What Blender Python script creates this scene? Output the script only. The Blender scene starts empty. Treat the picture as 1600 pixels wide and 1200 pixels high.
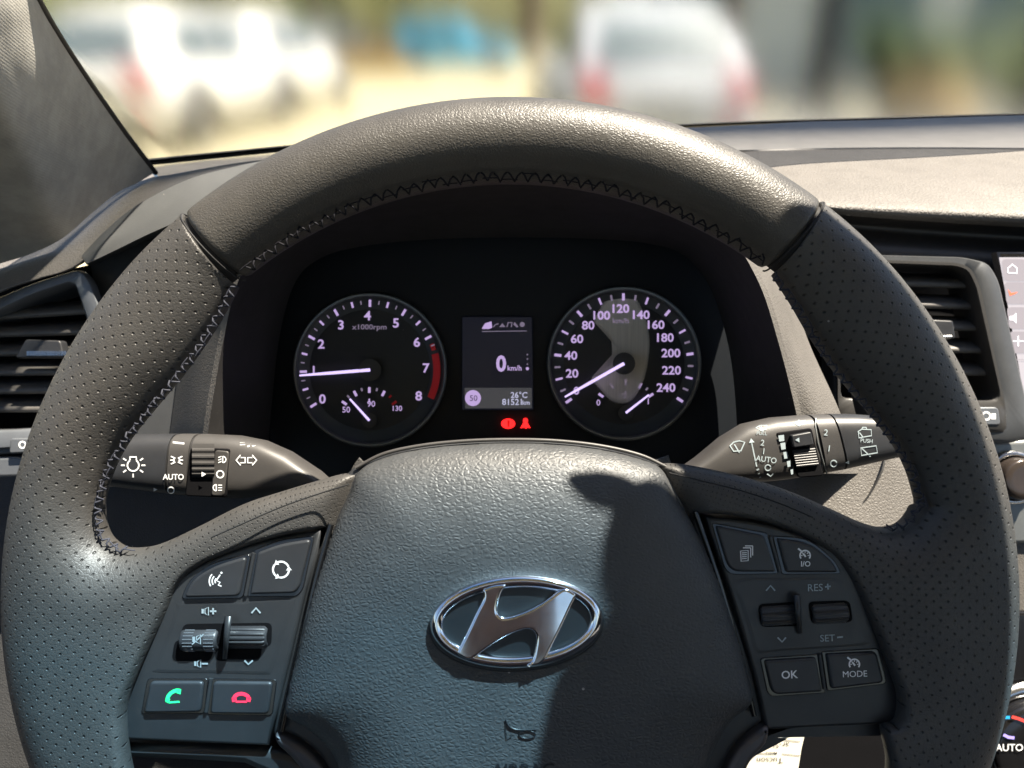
import bpy, bmesh, math, random
import numpy as np
from mathutils import Vector, Matrix, geometry
random.seed(7)
R = math.radians
# ------------------------------------------------------------------ camera, sky, sun, exposure
sc = bpy.context.scene
COL = sc.collection
PITCH = 25.5
F = 1164.0                      # focal length in photo pixels (1600 wide)
CAM = Vector((0, 0, 1.30))
RC = Matrix.Rotation(R(90 - PITCH), 4, 'X')
cd = bpy.data.cameras.new('camera'); cam = bpy.data.objects.new('camera', cd); COL.objects.link(cam)
cam.matrix_world = Matrix.Translation(CAM) @ RC
cd.sensor_width = 36; cd.lens = 36 * F / 1600; cd.clip_start = .01; cd.clip_end = 900
cd.dof.use_dof = True; cd.dof.focus_distance = .30; cd.dof.aperture_fstop = cd.lens / 1000 / .0011
sc.camera = cam
SUN_C = Vector((.35, .87, .37)).normalized()        # towards the sun, in the camera's axes
SUN = (RC.to_3x3() @ SUN_C).normalized()
w = bpy.data.worlds.new('World'); sc.world = w; w.use_nodes = True
nt = w.node_tree; bg = nt.nodes['Background']; sky = nt.nodes.new('ShaderNodeTexSky')
sky.sky_type = 'NISHITA'; sky.sun_disc = False
sky.sun_elevation = math.asin(SUN.z); sky.sun_rotation = math.atan2(SUN.x, SUN.y)
nt.links.new(sky.outputs[0], bg.inputs[0]); bg.inputs[1].default_value = .05 * .78
sl = bpy.data.lights.new('sun', 'SUN'); sl.energy = 5; sl.angle = R(.53); sl.color = (1, .90, .76)
sl.cycles.is_caustics_light = True
so = bpy.data.objects.new('sun', sl); COL.objects.link(so)
so.rotation_euler = SUN.to_track_quat('Z', 'Y').to_euler(); so.location = (0, 0, 5)
sc.view_settings.view_transform = 'Standard'; sc.view_settings.look = 'None'
sc.view_settings.exposure = 2.15; sc.view_settings.gamma = 1
sc.render.engine = 'CYCLES'
cy = sc.cycles; cy.use_denoising = True; cy.max_bounces = 8; cy.transmission_bounces = 6
cy.sample_clamp_indirect = 6; cy.sample_clamp_direct = 0
D = .273                        # camera to wheel plane

# ------------------------------------------------------------------ materials
MATS = {}
def mat(name, col=(.03, .03, .03), rough=.5, metal=0., bump=None, spec=.5, emit=None, es=1., var=0., coat=0.):
    if name in MATS: return MATS[name]
    m = bpy.data.materials.new(name); m.use_nodes = True; MATS[name] = m
    n = m.node_tree.nodes; L = m.node_tree.links; b = n['Principled BSDF']
    c4 = (*col, 1)
    b.inputs['Base Color'].default_value = c4; b.inputs['Roughness'].default_value = rough
    b.inputs['Metallic'].default_value = metal; b.inputs['Specular IOR Level'].default_value = spec
    b.inputs['Coat Weight'].default_value = coat; b.inputs['Coat Roughness'].default_value = .12
    if emit: b.inputs['Emission Color'].default_value = (*emit, 1); b.inputs['Emission Strength'].default_value = es
    tc = n.new('ShaderNodeTexCoord')
    def M(op, a, bb=None, c=None, clamp=False):
        x = n.new('ShaderNodeMath'); x.operation = op; x.use_clamp = clamp
        for i, v in enumerate((a, bb, c)):
            if v is None: continue
            if isinstance(v, (int, float)): x.inputs[i].default_value = v
            else: L.new(v, x.inputs[i])
        return x.outputs[0]
    def noise(scale, det=3, rgh=.5):
        x = n.new('ShaderNodeTexNoise'); x.inputs['Scale'].default_value = scale
        x.inputs['Detail'].default_value = det; x.inputs['Roughness'].default_value = rgh
        L.new(tc.outputs['Object'], x.inputs['Vector']); return x
    def mapr(v, a, b2, c, d):
        x = n.new('ShaderNodeMapRange'); x.inputs[1].default_value = a; x.inputs[2].default_value = b2
        x.inputs[3].default_value = c; x.inputs[4].default_value = d; x.interpolation_type = 'SMOOTHSTEP'
        L.new(v, x.inputs[0]); return x.outputs[0]
    hs = []
    dark = None
    for k in (bump or []):
        if k[0] == 'vor':           # pebbled grain: (_, cell size m, depth m, crease width)
            nz = noise(1 / k[1] * .7, 2); vm = n.new('ShaderNodeVectorMath'); vm.operation = 'MULTIPLY_ADD'
            L.new(nz.outputs['Color'], vm.inputs[0]); vm.inputs[1].default_value = (k[1] * .9,) * 3
            L.new(tc.outputs['Object'], vm.inputs[2])
            sep = vm.outputs[0]
            if len(k) > 4:
                mp = n.new('ShaderNodeMapping'); mp.inputs['Scale'].default_value = k[4]; L.new(sep, mp.inputs[0]); sep = mp.outputs[0]
            v = n.new('ShaderNodeTexVoronoi'); v.feature = 'DISTANCE_TO_EDGE'; v.inputs['Scale'].default_value = 1 / k[1]
            L.new(sep, v.inputs['Vector'])
            h = mapr(v.outputs['Distance'], 0, k[3], 0, 1); hs.append(M('MULTIPLY', h, k[2]))
        elif k[0] == 'noise':
            hs.append(M('MULTIPLY', noise(1 / k[1], 4, .6).outputs[0], k[2]))
        elif k[0] == 'weave':
            s = n.new('ShaderNodeSeparateXYZ'); L.new(tc.outputs['Object'], s.inputs[0])
            u = M('ADD', M('MULTIPLY', s.outputs[0], .45), M('MULTIPLY', s.outputs[1], .9))
            hs.append(M('MULTIPLY', M('SINE', M('MULTIPLY', u, 6.283 / k[1])), k[2]))
            u2 = M('SUBTRACT', M('MULTIPLY', s.outputs[0], .9), M('MULTIPLY', s.outputs[1], .45))
            hs.append(M('MULTIPLY', M('SINE', M('MULTIPLY', u2, 6.283 / k[1] / 1.3)), k[2] * .5))
        elif k[0] == 'holes':       # punched dots on a log-polar net round the wheel centre
            s = n.new('ShaderNodeSeparateXYZ'); L.new(tc.outputs['Object'], s.inputs[0])
            x, y = s.outputs[0], s.outputs[1]
            r = M('SQRT', M('ADD', M('MULTIPLY', x, x), M('MULTIPLY', y, y)))
            th = M('ARCTAN2', y, M('ABSOLUTE', x))
            p = k[1] / .165
            a = M('DIVIDE', th, p * 1.15); q = M('DIVIDE', M('LOGARITHM', M('DIVIDE', r, .165), math.e), p * .62)
            par = M('MULTIPLY', M('MODULO', M('ADD', M('FLOOR', q), 100.), 2.), .5)
            fa = M('SUBTRACT', M('FRACT', M('ADD', M('ADD', a, 50.), par)), .5); fq = M('SUBTRACT', M('FRACT', q), .5)
            dx = M('MULTIPLY', fa, 1.15); dy = M('MULTIPLY', fq, .62)
            dd = M('SQRT', M('ADD', M('MULTIPLY', dx, dx), M('MULTIPLY', dy, dy)))
            h = mapr(dd, k[3] * .45, k[3] * 1.3, 0, 1); hs.append(M('MULTIPLY', h, k[2])); dark = h
    if hs:
        t = hs[0]
        for h in hs[1:]: t = M('ADD', t, h)
        bn = n.new('ShaderNodeBump'); bn.inputs['Strength'].default_value = 1; bn.inputs['Distance'].default_value = 1
        L.new(t, bn.inputs['Height']); L.new(bn.outputs[0], b.inputs['Normal'])
    if var or dark is not None:
        nz = noise(38, 5, .65); f = mapr(nz.outputs[0], .3, .7, 1 - var, 1 + var)
        if dark is not None: f = M('MULTIPLY', f, mapr(dark, 0, 1, .25, 1))
        mx = n.new('ShaderNodeVectorMath'); mx.operation = 'SCALE'; mx.inputs[0].default_value = col
        L.new(f, mx.inputs['Scale'])
        vd = n.new('ShaderNodeTexVoronoi'); vd.inputs['Scale'].default_value = 160; L.new(tc.outputs['Object'], vd.inputs['Vector'])
        sp_ = n.new('ShaderNodeSeparateColor'); L.new(vd.outputs['Color'], sp_.inputs[0])
        dn = M('MULTIPLY', M('LESS_THAN', vd.outputs['Distance'], M('MULTIPLY', sp_.outputs[1], .075)), M('GREATER_THAN', sp_.outputs[0], .93))
        if metal > .5: dn = M('MULTIPLY', dn, .0)
        dm_ = n.new('ShaderNodeMix'); dm_.data_type = 'RGBA'; L.new(M('MULTIPLY', dn, .7), dm_.inputs[0]); L.new(mx.outputs[0], dm_.inputs[6]); dm_.inputs[7].default_value = (.42, .40, .37, 1)
        L.new(dm_.outputs[2], b.inputs['Base Color'])
        n2 = noise(90, 4, .6); L.new(mapr(n2.outputs[0], .3, .7, max(.05, rough - var * .25), min(1, rough + var * .25)), b.inputs['Roughness'])
    return m

LTOP = mat('smooth_leather', (.048, .045, .041), .45, bump=[('vor', .0012, .00006, .3, (1, 1.2, 1)), ('noise', .0009, .00004), ('noise', .004, .00010)], var=.12)
LPERF = mat('perforated_leather', (.046, .044, .042), .50, bump=[('holes', .0042, .0005, .105), ('noise', .0008, .00009), ('vor', .0013, .00004, .2)], var=.12)
LHUB = mat('grained_cover', (.044, .046, .048), .50, bump=[('vor', .0016, .00011, .38, (.8, 1.15, 1)), ('noise', .0008, .00006), ('noise', .003, .00010)], var=.1)
SATIN = mat('satin_black_plastic', (.022, .023, .025), .38, bump=[('noise', .0004, .00001)], var=.15)
GLOSS = mat('gloss_black', (.008, .008, .009), .16, coat=.3, var=.1)
BUTTON = mat('button_rubber', (.024, .025, .028), .42, bump=[('noise', .0005, .000015)], var=.15)
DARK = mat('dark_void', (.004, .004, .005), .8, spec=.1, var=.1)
STALK = mat('stalk_plastic', (.045, .043, .042), .46, bump=[('noise', .0006, .00003)], var=.1)
MARK = mat('white_print', (.78, .80, .82), .6)
MARKB = mat('lit_blue_print', (.30, .36, .39), .6)
CHROME = mat('chrome', (.80, .82, .86), .07, 1., var=.1)
CHROME2 = mat('brushed_chrome', (.6, .6, .6), .22, 1., var=.1)
SILVER = mat('satin_silver', (.18, .19, .19), .42, .6, bump=[('noise', .0005, .00001)], var=.08)
TRIM = mat('blue_grey_trim', (.12, .13, .145), .42, .3, bump=[('noise', .0006, .00001)], var=.1)
DASH = mat('dash_soft_top', (.108, .100, .093), .6, bump=[('vor', .0028, .00022, .3), ('noise', .0009, .00010)], var=.08)
DASHG = mat('dash_grain_dark', (.10, .093, .085), .55, bump=[('vor', .0018, .00014, .3), ('noise', .0009, .00008)], var=.08)
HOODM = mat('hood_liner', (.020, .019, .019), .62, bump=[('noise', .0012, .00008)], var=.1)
PILLAR = mat('pillar_fabric', (.33, .32, .29), .85, bump=[('weave', .0016, .00003), ('noise', .0012, .00022)], var=.14)
THREAD = mat('thread', (.022, .026, .042), .75)
THREADL = mat('thread_pale', (.024, .027, .042), .75)
SEAM = mat('seam_dark', (.008, .008, .009), .7)

# ------------------------------------------------------------------ mesh building
def P(px, py, d): return Vector(((px - 800) / F * d, (600 - py) / F * d, -d))       # photo pixel at a depth, camera axes
def Wp(px, py, z=0.): return P(px, py, D - z)                                        # ... on the wheel, z above its plane
def PZ(px, py, zr):                                                                  # ... at a height relative to the camera
    v = RC.to_3x3() @ P(px, py, 1.); return P(px, py, zr / v.z)
ORG = {}
class MB:
    def __init__(s): s.v = []; s.f = []; s.m = []; s.s = []
    def add(s, vs, fs, mi=0, smooth=True):
        o = len(s.v); s.v += [tuple(x) for x in vs]
        for f in fs: s.f.append([i + o for i in f]); s.m.append(mi); s.s.append(smooth)
        return s
    def grid(s, rows, mi=0, cu=False, cv=False, smooth=True):
        n = len(rows[0]); vs = [p for r in rows for p in r]; fs = []
        for i in range(len(rows) - (0 if cv else 1)):
            for j in range(n - (0 if cu else 1)):
                a, b = i, (i + 1) % len(rows); c, d = j, (j + 1) % n
                fs.append((a * n + c, a * n + d, b * n + d, b * n + c))
        return s.add(vs, fs, mi, smooth)
    def tube(s, pts, r, mi=0, seg=8, closed=False, cap=True):
        pts = [Vector(p) for p in pts]; n = len(pts); rows = []
        rr = r if isinstance(r, (list, tuple)) else [r] * n
        up = None
        for i, p in enumerate(pts):
            a = pts[(i - 1) % n] if (closed or i) else p; b = pts[(i + 1) % n] if (closed or i < n - 1) else p
            t = (b - a).normalized()
            if up is None: up = t.orthogonal().normalized()
            up = (up - t * up.dot(t)).normalized(); q = t.cross(up)
            rows.append([p + (up * math.cos(k * 2 * math.pi / seg) + q * math.sin(k * 2 * math.pi / seg)) * rr[i] for k in range(seg)])
        s.grid(rows, mi, cu=True, cv=closed)
        if cap and not closed: s.add(rows[0], [list(range(seg))], mi); s.add(rows[-1], [list(range(seg))[::-1]], mi)
        return s
    def box(s, c, sx, sy, sz, mi=0, rot=None):
        c = Vector(c); vs = []
        for z in (-1, 1):
            for y in (-1, 1):
                for x in (-1, 1):
                    q = Vector((x * sx / 2, y * sy / 2, z * sz / 2)); vs.append(c + (rot @ q if rot else q))
        return s.add(vs, [(0, 2, 3, 1), (4, 5, 7, 6), (0, 1, 5, 4), (2, 6, 7, 3), (0, 4, 6, 2), (1, 3, 7, 5)], mi, False)
    def prism(s, pts, h, bev=.0006, mi=0, mtop=None, dirv=Vector((0, 0, 1)), steps=3, back=True, open_top=False):
        """plate: closed outline pts (its base, camera axes), raised by h along dirv with a rounded rim"""
        pts = [Vector(p) for p in pts]; n = len(pts)
        nrm = Vector((0, 0, 0))
        for i in range(n): nrm += pts[i].cross(pts[(i + 1) % n])
        if nrm.z < 0: pts = pts[::-1]
        ins = []
        for i in range(n):
            a = (pts[i] - pts[i - 1]); b = (pts[(i + 1) % n] - pts[i])
            a = Vector((a.x, a.y)).normalized(); b = Vector((b.x, b.y)).normalized()
            na = Vector((-a.y, a.x)); nb = Vector((-b.y, b.x)); k = na + nb
            k = k / max(.35, k.dot(k) / 2) if k.length > 1e-6 else na
            ins.append(Vector((k.x, k.y, 0)))
        rows = [pts, [p + dirv * (h - bev) for p in pts]]
        for q in range(1, steps + 1):
            t = q / steps * math.pi / 2
            rows.append([p + ins[i] * bev * (1 - math.cos(t)) + dirv * (h - bev + bev * math.sin(t)) for i, p in enumerate(pts)])
        s.grid(rows, mi, cu=True)
        if not open_top: s.add(rows[-1], [list(t) for t in geometry.tessellate_polygon([[Vector((p.x, p.y, 0)) for p in rows[-1]]])], mi if mtop is None else mtop, False)
        return s
    def stroke(s, pts, wd, mi=0, closed=False, zf=None):
        """flat printed line through pts with width wd"""
        pts = [Vector(p) for p in pts]; n = len(pts); L_, R_ = [], []
        for i in range(n):
            a = pts[(i - 1) % n] if (closed or i) else pts[i]; b = pts[(i + 1) % n] if (closed or i < n - 1) else pts[i]
            t = b - a; t = Vector((t.x, t.y, 0)).normalized(); k = Vector((-t.y, t.x, 0)) * wd / 2
            L_.append(pts[i] + k); R_.append(pts[i] - k)
        return s.grid([R_, L_], mi, cu=closed, smooth=False)
    def text(s, st, c, h, mi=0, rot=0., al='CENTER', bold=.012, sx=1., flip=False):
        vs, fs = text_mesh(st, bold, al); ca, sa = math.cos(rot), math.sin(rot); c = Vector(c)
        o = []
        for x, y in vs:
            x *= h * sx; y *= h
            if flip: x, y = -x, -y
            o.append(c + Vector((x * ca - y * sa, x * sa + y * ca, 0)))
        return s.add(o, fs, mi, False)
_tx = {}
def text_mesh(st, bold, al):
    k = (st, bold, al)
    if k not in _tx:
        cu = bpy.data.curves.new('t', 'FONT'); cu.body = st; cu.align_x = al; cu.offset = bold; cu.resolution_u = 3
        o = bpy.data.objects.new('t', cu); COL.objects.link(o); me = bpy.data.meshes.new_from_object(o)
        vs = [(v.co.x, v.co.y) for v in me.vertices]; fs = [list(p.vertices) for p in me.polygons]
        bpy.data.objects.remove(o); bpy.data.meshes.remove(me); bpy.data.curves.remove(cu)
        ys = [v[1] for v in vs]; xs = [v[0] for v in vs]; ym = (min(ys) + max(ys)) / 2; hh = .71
        xm = (min(xs) + max(xs)) / 2 if al == 'CENTER' else 0
        _tx[k] = ([((x - xm) / hh, (y - ym) / hh) for x, y in vs], fs)
    return _tx[k]

def tag(o, label=None, cat=None, group=None, kind=None):
    if label: o['label'] = label
    if cat: o['category'] = cat
    if group: o['group'] = group
    if kind: o['kind'] = kind
    return o
def thing(name, origin, label, cat, group=None, kind=None):
    """an Empty in the camera's axes at a point given in them"""
    o = bpy.data.objects.new(name, None); COL.objects.link(o); o.empty_display_size = .02
    origin = Vector(origin); o.matrix_world = Matrix.Translation(CAM) @ RC @ Matrix.Translation(origin); ORG[o] = origin
    return tag(o, label, cat, group, kind)
def obj(name, mb, mats, parent=None, origin=None, fix=False, sharp=None):
    if parent is not None: origin = ORG[parent]
    if origin is None:
        a = np.array(mb.v); origin = Vector(a.mean(axis=0))
    me = bpy.data.meshes.new(name)
    vs = [(x - origin.x, y - origin.y, z - origin.z) for x, y, z in mb.v]
    me.from_pydata(vs, [], mb.f)
    if not isinstance(mats, (list, tuple)): mats = [mats]
    for m in mats: me.materials.append(m)
    me.polygons.foreach_set('material_index', mb.m); me.polygons.foreach_set('use_smooth', mb.s)
    if fix:
        bm = bmesh.new(); bm.from_mesh(me); bmesh.ops.remove_doubles(bm, verts=bm.verts, dist=1e-6)
        bmesh.ops.recalc_face_normals(bm, faces=bm.faces); bm.to_mesh(me); bm.free()
    me.update()
    if sharp: me.set_sharp_from_angle(angle=R(sharp))
    o = bpy.data.objects.new(name, me); COL.objects.link(o); ORG[o] = Vector(origin)
    if parent is not None: o.parent = parent
    else: o.matrix_world = Matrix.Translation(CAM) @ RC @ Matrix.Translation(Vector(origin))
    return o
def rnd(pts, r, n=5):
    """round the corners of a closed 2D/3D outline; r in the outline's units (number or per-corner list)"""
    out = []; N = len(pts)
    for i in range(N):
        p = Vector(pts[i]); a = Vector(pts[i - 1]) - p; b = Vector(pts[(i + 1) % N]) - p
        rr = r[i] if isinstance(r, (list, tuple)) else r
        q = min(rr, a.length * .48, b.length * .48)
        A = p + a.normalized() * q; B = p + b.normalized() * q
        if rr <= 0: out.append(p); continue
        for k in range(n + 1):
            t = k / n; out.append(A * (1 - t) ** 2 + p * 2 * t * (1 - t) + B * t * t)
    return out
def cr(pts, n=6, closed=False):
    """Catmull-Rom through points (tuples of any length)"""
    a = [np.array(p, float) for p in pts]; N = len(a); out = []
    rng = N if closed else N - 1
    for i in range(rng):
        p0 = a[(i - 1) % N] if (closed or i) else 2 * a[0] - a[1]; p1 = a[i]; p2 = a[(i + 1) % N]
        p3 = a[(i + 2) % N] if (closed or i < N - 2) else 2 * a[-1] - a[-2]
        for k in range(n):
            t = k / n
            out.append(tuple(.5 * (2 * p1 + (p2 - p0) * t + (2 * p0 - 5 * p1 + 4 * p2 - p3) * t * t + (3 * p1 - p0 - 3 * p2 + p3) * t ** 3)))
    if not closed: out.append(tuple(a[-1]))
    return out
def loft(rows, nu=8, nv=6):
    """smooth surface through rows of (px,py,depth) control points -> rows of vectors"""
    A = [cr(r, nu) for r in rows]; n = len(A[0]); cols = [cr([A[i][j] for i in range(len(A))], nv) for j in range(n)]
    return [[P(*cols[j][i]) for j in range(n)] for i in range(len(cols[0]))]

# ---- pillow surface over a 2D outline
def sdf(px, py, poly):
    best = np.full(px.shape, 1e9)
    n = len(poly); inside = np.zeros(px.shape, bool); bx = np.zeros(px.shape); by = np.zeros(px.shape)
    for i in range(n):
        x0, y0 = poly[i]; x1, y1 = poly[(i + 1) % n]
        dx, dy = x1 - x0, y1 - y0; L2 = dx * dx + dy * dy + 1e-18
        t = np.clip(((px - x0) * dx + (py - y0) * dy) / L2, 0, 1); cx = x0 + t * dx; cyy = y0 + t * dy
        d = np.hypot(px - cx, py - cyy); k = d < best; best = np.where(k, d, best); bx = np.where(k, cx, bx); by = np.where(k, cyy, by)
        c = ((y0 > py) != (y1 > py)) & (px < (x1 - x0) * (py - y0) / (y1 - y0 + 1e-18) + x0); inside ^= c
    return best, inside, bx, by
def dline(px, py, pl):
    best = np.full(px.shape, 1e9)
    for i in range(len(pl) - 1):
        x0, y0 = pl[i]; x1, y1 = pl[i + 1]; dx, dy = x1 - x0, y1 - y0; L2 = dx * dx + dy * dy + 1e-18
        t = np.clip(((px - x0) * dx + (py - y0) * dy) / L2, 0, 1)
        best = np.minimum(best, np.hypot(px - x0 - t * dx, py - y0 - t * dy))
    return best
def pillow(mb, poly, step, zf, z0=-.004, mi=0, smooth=0, skirt=None):
    """grid inside poly snapped to its rim; z = zf(x, y, rim distance); skirt = list of (inset, z) rings under the rim"""
    a = np.array(poly); x0, y0 = a.min(0) - step; x1, y1 = a.max(0) + step
    nx = int((x1 - x0) / step) + 2; ny = int((y1 - y0) / step) + 2
    X, Y = np.meshgrid(x0 + np.arange(nx) * step, y0 + np.arange(ny) * step)
    d, ins, bx, by = sdf(X, Y, poly)
    near = ins & (d < step * .35)                     # sliver vertices join the rim
    core = ins & ~near
    cell = core[:-1, :-1] | core[1:, :-1] | core[:-1, 1:] | core[1:, 1:]
    used = np.zeros_like(core); used[:-1, :-1] |= cell; used[1:, :-1] |= cell; used[:-1, 1:] |= cell; used[1:, 1:] |= cell
    rim = used & ~core
    X = np.where(rim, bx, X); Y = np.where(rim, by, Y); dd = np.where(rim, 0, d)
    Z = zf(X, Y, dd)
    for _ in range(smooth):
        Zp = np.pad(Z, 1, mode='edge'); Up = np.pad(used, 1)
        num = sum(np.where(Up[1 + i:Zp.shape[0] - 1 + i, 1 + j:Zp.shape[1] - 1 + j], Zp[1 + i:Zp.shape[0] - 1 + i, 1 + j:Zp.shape[1] - 1 + j], Z) for i, j in ((0, 1), (0, -1), (1, 0), (-1, 0)))
        wgt = np.clip((dd - .002) / .004, 0, 1) * .8
        Z = np.where(core, Z * (1 - wgt) + wgt * num / 4, Z)
    idx = -np.ones(used.shape, int); ys, xs = np.nonzero(used); idx[ys, xs] = np.arange(len(ys))
    vs = [(X[i, j], Y[i, j], Z[i, j]) for i, j in zip(ys, xs)]
    fs = []; cy_, cx_ = np.nonzero(cell)
    for i, j in zip(cy_, cx_): fs.append((int(idx[i, j]), int(idx[i, j + 1]), int(idx[i + 1, j + 1]), int(idx[i + 1, j])))
    if skirt:
        from collections import Counter
        ec = Counter()
        for f in fs:
            for q in range(4): ec[(f[q], f[(q + 1) % 4])] += 1
        be = [(p, q) for (p, q) in ec if (q, p) not in ec]
        nxt = {}
        for p, q in be: nxt.setdefault(p, []).append(q)
        bi = sorted({i for e in be for i in e}); prev = {i: i for i in bi}
        cen = {}
        for i in bi:        # inward direction from neighbours' mean
            x, y, _ = vs[i]; cen[i] = [0., 0.]
        for p, q in be:
            ex, ey = vs[q][0] - vs[p][0], vs[q][1] - vs[p][1]; l = math.hypot(ex, ey) + 1e-12
            for i in (p, q): cen[i][0] += -ey / l; cen[i][1] += ex / l
        for ins_, z in skirt:
            cur = {}
            for i in bi:
                nx_, ny_ = cen[i]; l = math.hypot(nx_, ny_) + 1e-9; x, y, zz = vs[i]
                cur[i] = len(vs); vs.append((x + nx_ / l * ins_, y + ny_ / l * ins_, zz + z))
            for p, q in be: fs.append((prev[q], prev[p], cur[p], cur[q]))
            prev = cur
    mb.add(vs, fs, mi)
    return (X, Y, Z, used)
def circ(t): t = np.clip(t, 0, 1); return np.sqrt(np.maximum(0, 1 - (1 - t) ** 2))
def sst(a, b, x): t = np.clip((x - a) / (b - a), 0, 1); return t * t * (3 - 2 * t)

# ================================================================== STEERING WHEEL
CX, CY = 797, 930
WC = Wp(CX, CY); RM = 709 / F * D; RT = .0153
XS = 1.014
def wang(deg, rad, z=0.):   # point on the wheel by angle and radius
    return Vector((WC.x + XS * rad * math.cos(R(deg)), WC.y + rad * math.sin(R(deg)), WC.z + z))
wheel = thing('steering_wheel', WC, 'black leather car steering wheel with stitched rim, button pads and oval chrome emblem', 'steering wheel')
def rim_seg(a0, a1, n, rfun=lambda t: 1.):
    rows = []
    for i in range(n + 1):
        t = i / n; a = a0 + (a1 - a0) * t; k = rfun(t)
        rows.append([wang(a, RM + RT * k * math.cos(u), RT * k * math.sin(u)) for u in [2 * math.pi * j / 40 for j in range(40)]])
    return rows
def rr_top(t):      # leather rolls down at its two joints
    e = min(t, 1 - t) / .012
    return .90 + .1 * math.sqrt(max(0, 1 - (1 - min(1, e)) ** 2))
mb = MB(); mb.grid(rim_seg(52.4, 129.6, 260, rr_top), cu=True); obj('rim', mb, LTOP, wheel)
mb = MB(); mb.grid(rim_seg(225, 315, 60), cu=True); obj('rim', mb, LTOP, wheel)
mb = MB()
for a0, a1 in ((49, 54), (128, 133)): mb = MB(); mb.grid(rim_seg(a0, a1, 8, lambda t: .88), cu=True); obj('rim_core', mb, SEAM, wheel)


def polar_px(px, py): return px, py
# left grip outline in wheel-plane pixels (z=0 except where noted)
ROUT = (709 + RT / D * F) - 0
def arc_px(a0, a1, n, r=ROUT): return [(CX + XS * r * math.cos(R(a0 + (a1 - a0) * i / n)), CY - r * math.sin(R(a0 + (a1 - a0) * i / n))) for i in range(n + 1)]
inner_l = [(371, 446), (347, 492), (322, 532), (282, 588), (236, 643), (197, 692), (172, 738), (158, 786), (162, 828), (180, 850), (206, 857), (250, 850), (308, 824), (380, 788), (440, 768), (500, 750), (545, 739), (590, 742)]
hub_l = [(590, 742), (574, 760), (556, 800), (530, 850), (514, 880), (506, 880), (514, 824)]
pan_l = [(514, 824), (432, 840), (352, 866), (306, 888), (278, 915), (258, 960), (225, 1035), (206, 1090), (204, 1130), (214, 1200), (250, 1300), (345, 1388)]
def mirror(pts, dx=0, dy=0): return [(1594 - x + dx, y + dy) for x, y in pts]
inner_r = mirror(inner_l); inner_r[0] = (1207, 427); inner_r[1] = (1238, 474)
hub_r = [(1012, 726), (1024, 752), (1044, 790), (1072, 850), (1090, 870), (1094, 866), (1085, 802)]
inner_r = inner_r[:8] + [(1434, 785), (1412, 815), (1380, 824), (1345, 816), (1300, 796), (1240, 770), (1180, 750), (1110, 733), (1055, 724), (1012, 726)]
pan_r = [(1085, 802), (1140, 806), (1200, 818), (1262, 842), (1302, 868), (1330, 905), (1352, 955), (1382, 1035), (1396, 1085), (1392, 1120), (1372, 1134), (1378, 1200), (1346, 1300), (1250, 1388)]
def m2(pts, z=0.): return [(Wp(x, y, z).x, Wp(x, y, z).y) for x, y in pts]
ZP = .006       # switch panel plane
hub = [(556, 738), (600, 716), (660, 703), (730, 696), (800, 694), (870, 696), (940, 704), (1000, 718), (1040, 736), (1064, 782), (1090, 826), (1122, 896), (1152, 980), (1172, 1050), (1181, 1100), (1150, 1128), (1128, 1160), (1112, 1200), (1095, 1280), (1060, 1400), (1010, 1470), (800, 1500), (610, 1470), (560, 1400), (535, 1280), (522, 1200), (500, 1165), (470, 1140), (441, 1122), (444, 1085), (458, 1030), (478, 950), (500, 880), (520, 820), (540, 776)]
hubp = m2(cr(hub, 5, True), .010)
def grip(side):
    if side < 0:
        outer = arc_px(225, 129.9, 70); inn, hb, pn = inner_l, hub_l, pan_l
        ja = 129.9
    else:
        outer = arc_px(-45, 52.3, 70); inn, hb, pn = inner_r, hub_r, pan_r
        ja = 52.3
    O = m2(outer); I = m2(cr(inn, 5)); H = m2(hb, .006); Pn = m2(cr(pn, 5), .006)
    poly = O + I + H[1:] + Pn[1:]
    soft = O + [] ; soft2 = I
    hardl = H + Pn
    cx, cy_ = WC.x, WC.y
    hubline = hubp if side else None
    def zf(x, y, d):
        do = dline(x, y, O); di = dline(x, y, I); dh = dline(x, y, hardl)
        dr = np.minimum(do, di)
        yy = (y - cy_) / D * F     # pixels above wheel centre
        a = np.interp(yy, [-500, 60, 330, 450, 520], [.020, .0205, .021, .0185, .0158])
        r = np.hypot(x - cx, y - cy_)
        a = a + (.0075 - a) * sst(.150, .110, r)
        z = .0158 * circ(dr / a)
        drop = sst(RM - .012, RM - .055, r) * .0075
        z = z - drop * circ(np.minimum(dr, di) / a)
        z = np.where(dh < .0022, z - (1 - circ(dh / .0022)) * .0035, z)
        dhub, ih, _a, _b = sdf(x, y, hubp); cap_ = np.where(ih, .0015, .0030 + .75 * dhub)
        z = np.minimum(z, cap_)
        return z
    mb = MB()
    sk = [(RT * (1 - math.cos(t)), -RT * math.sin(t)) for t in [R(q) for q in (12, 25, 40, 55, 72)]]
    pillow(mb, poly, .00085, zf, smooth=14, skirt=sk)
    mb.v = [(x, y, z - D) for x, y, z in mb.v]
    g = obj('grip', mb, LPERF, wheel)
    return g
grip(-1); grip(1)
# joint beads
for a in (130.05, 52.1):
    for da, rk in ((0, 1.012),):
        mb = MB()
        mb.tube([wang(a, RM + RT * rk * math.cos(u), RT * rk * math.sin(u)) for u in [math.pi * (-.1 + 1.2 * j / 30) for j in range(31)]], .00032, seg=6); obj('joint_bead', mb, SEAM, wheel)

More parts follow.
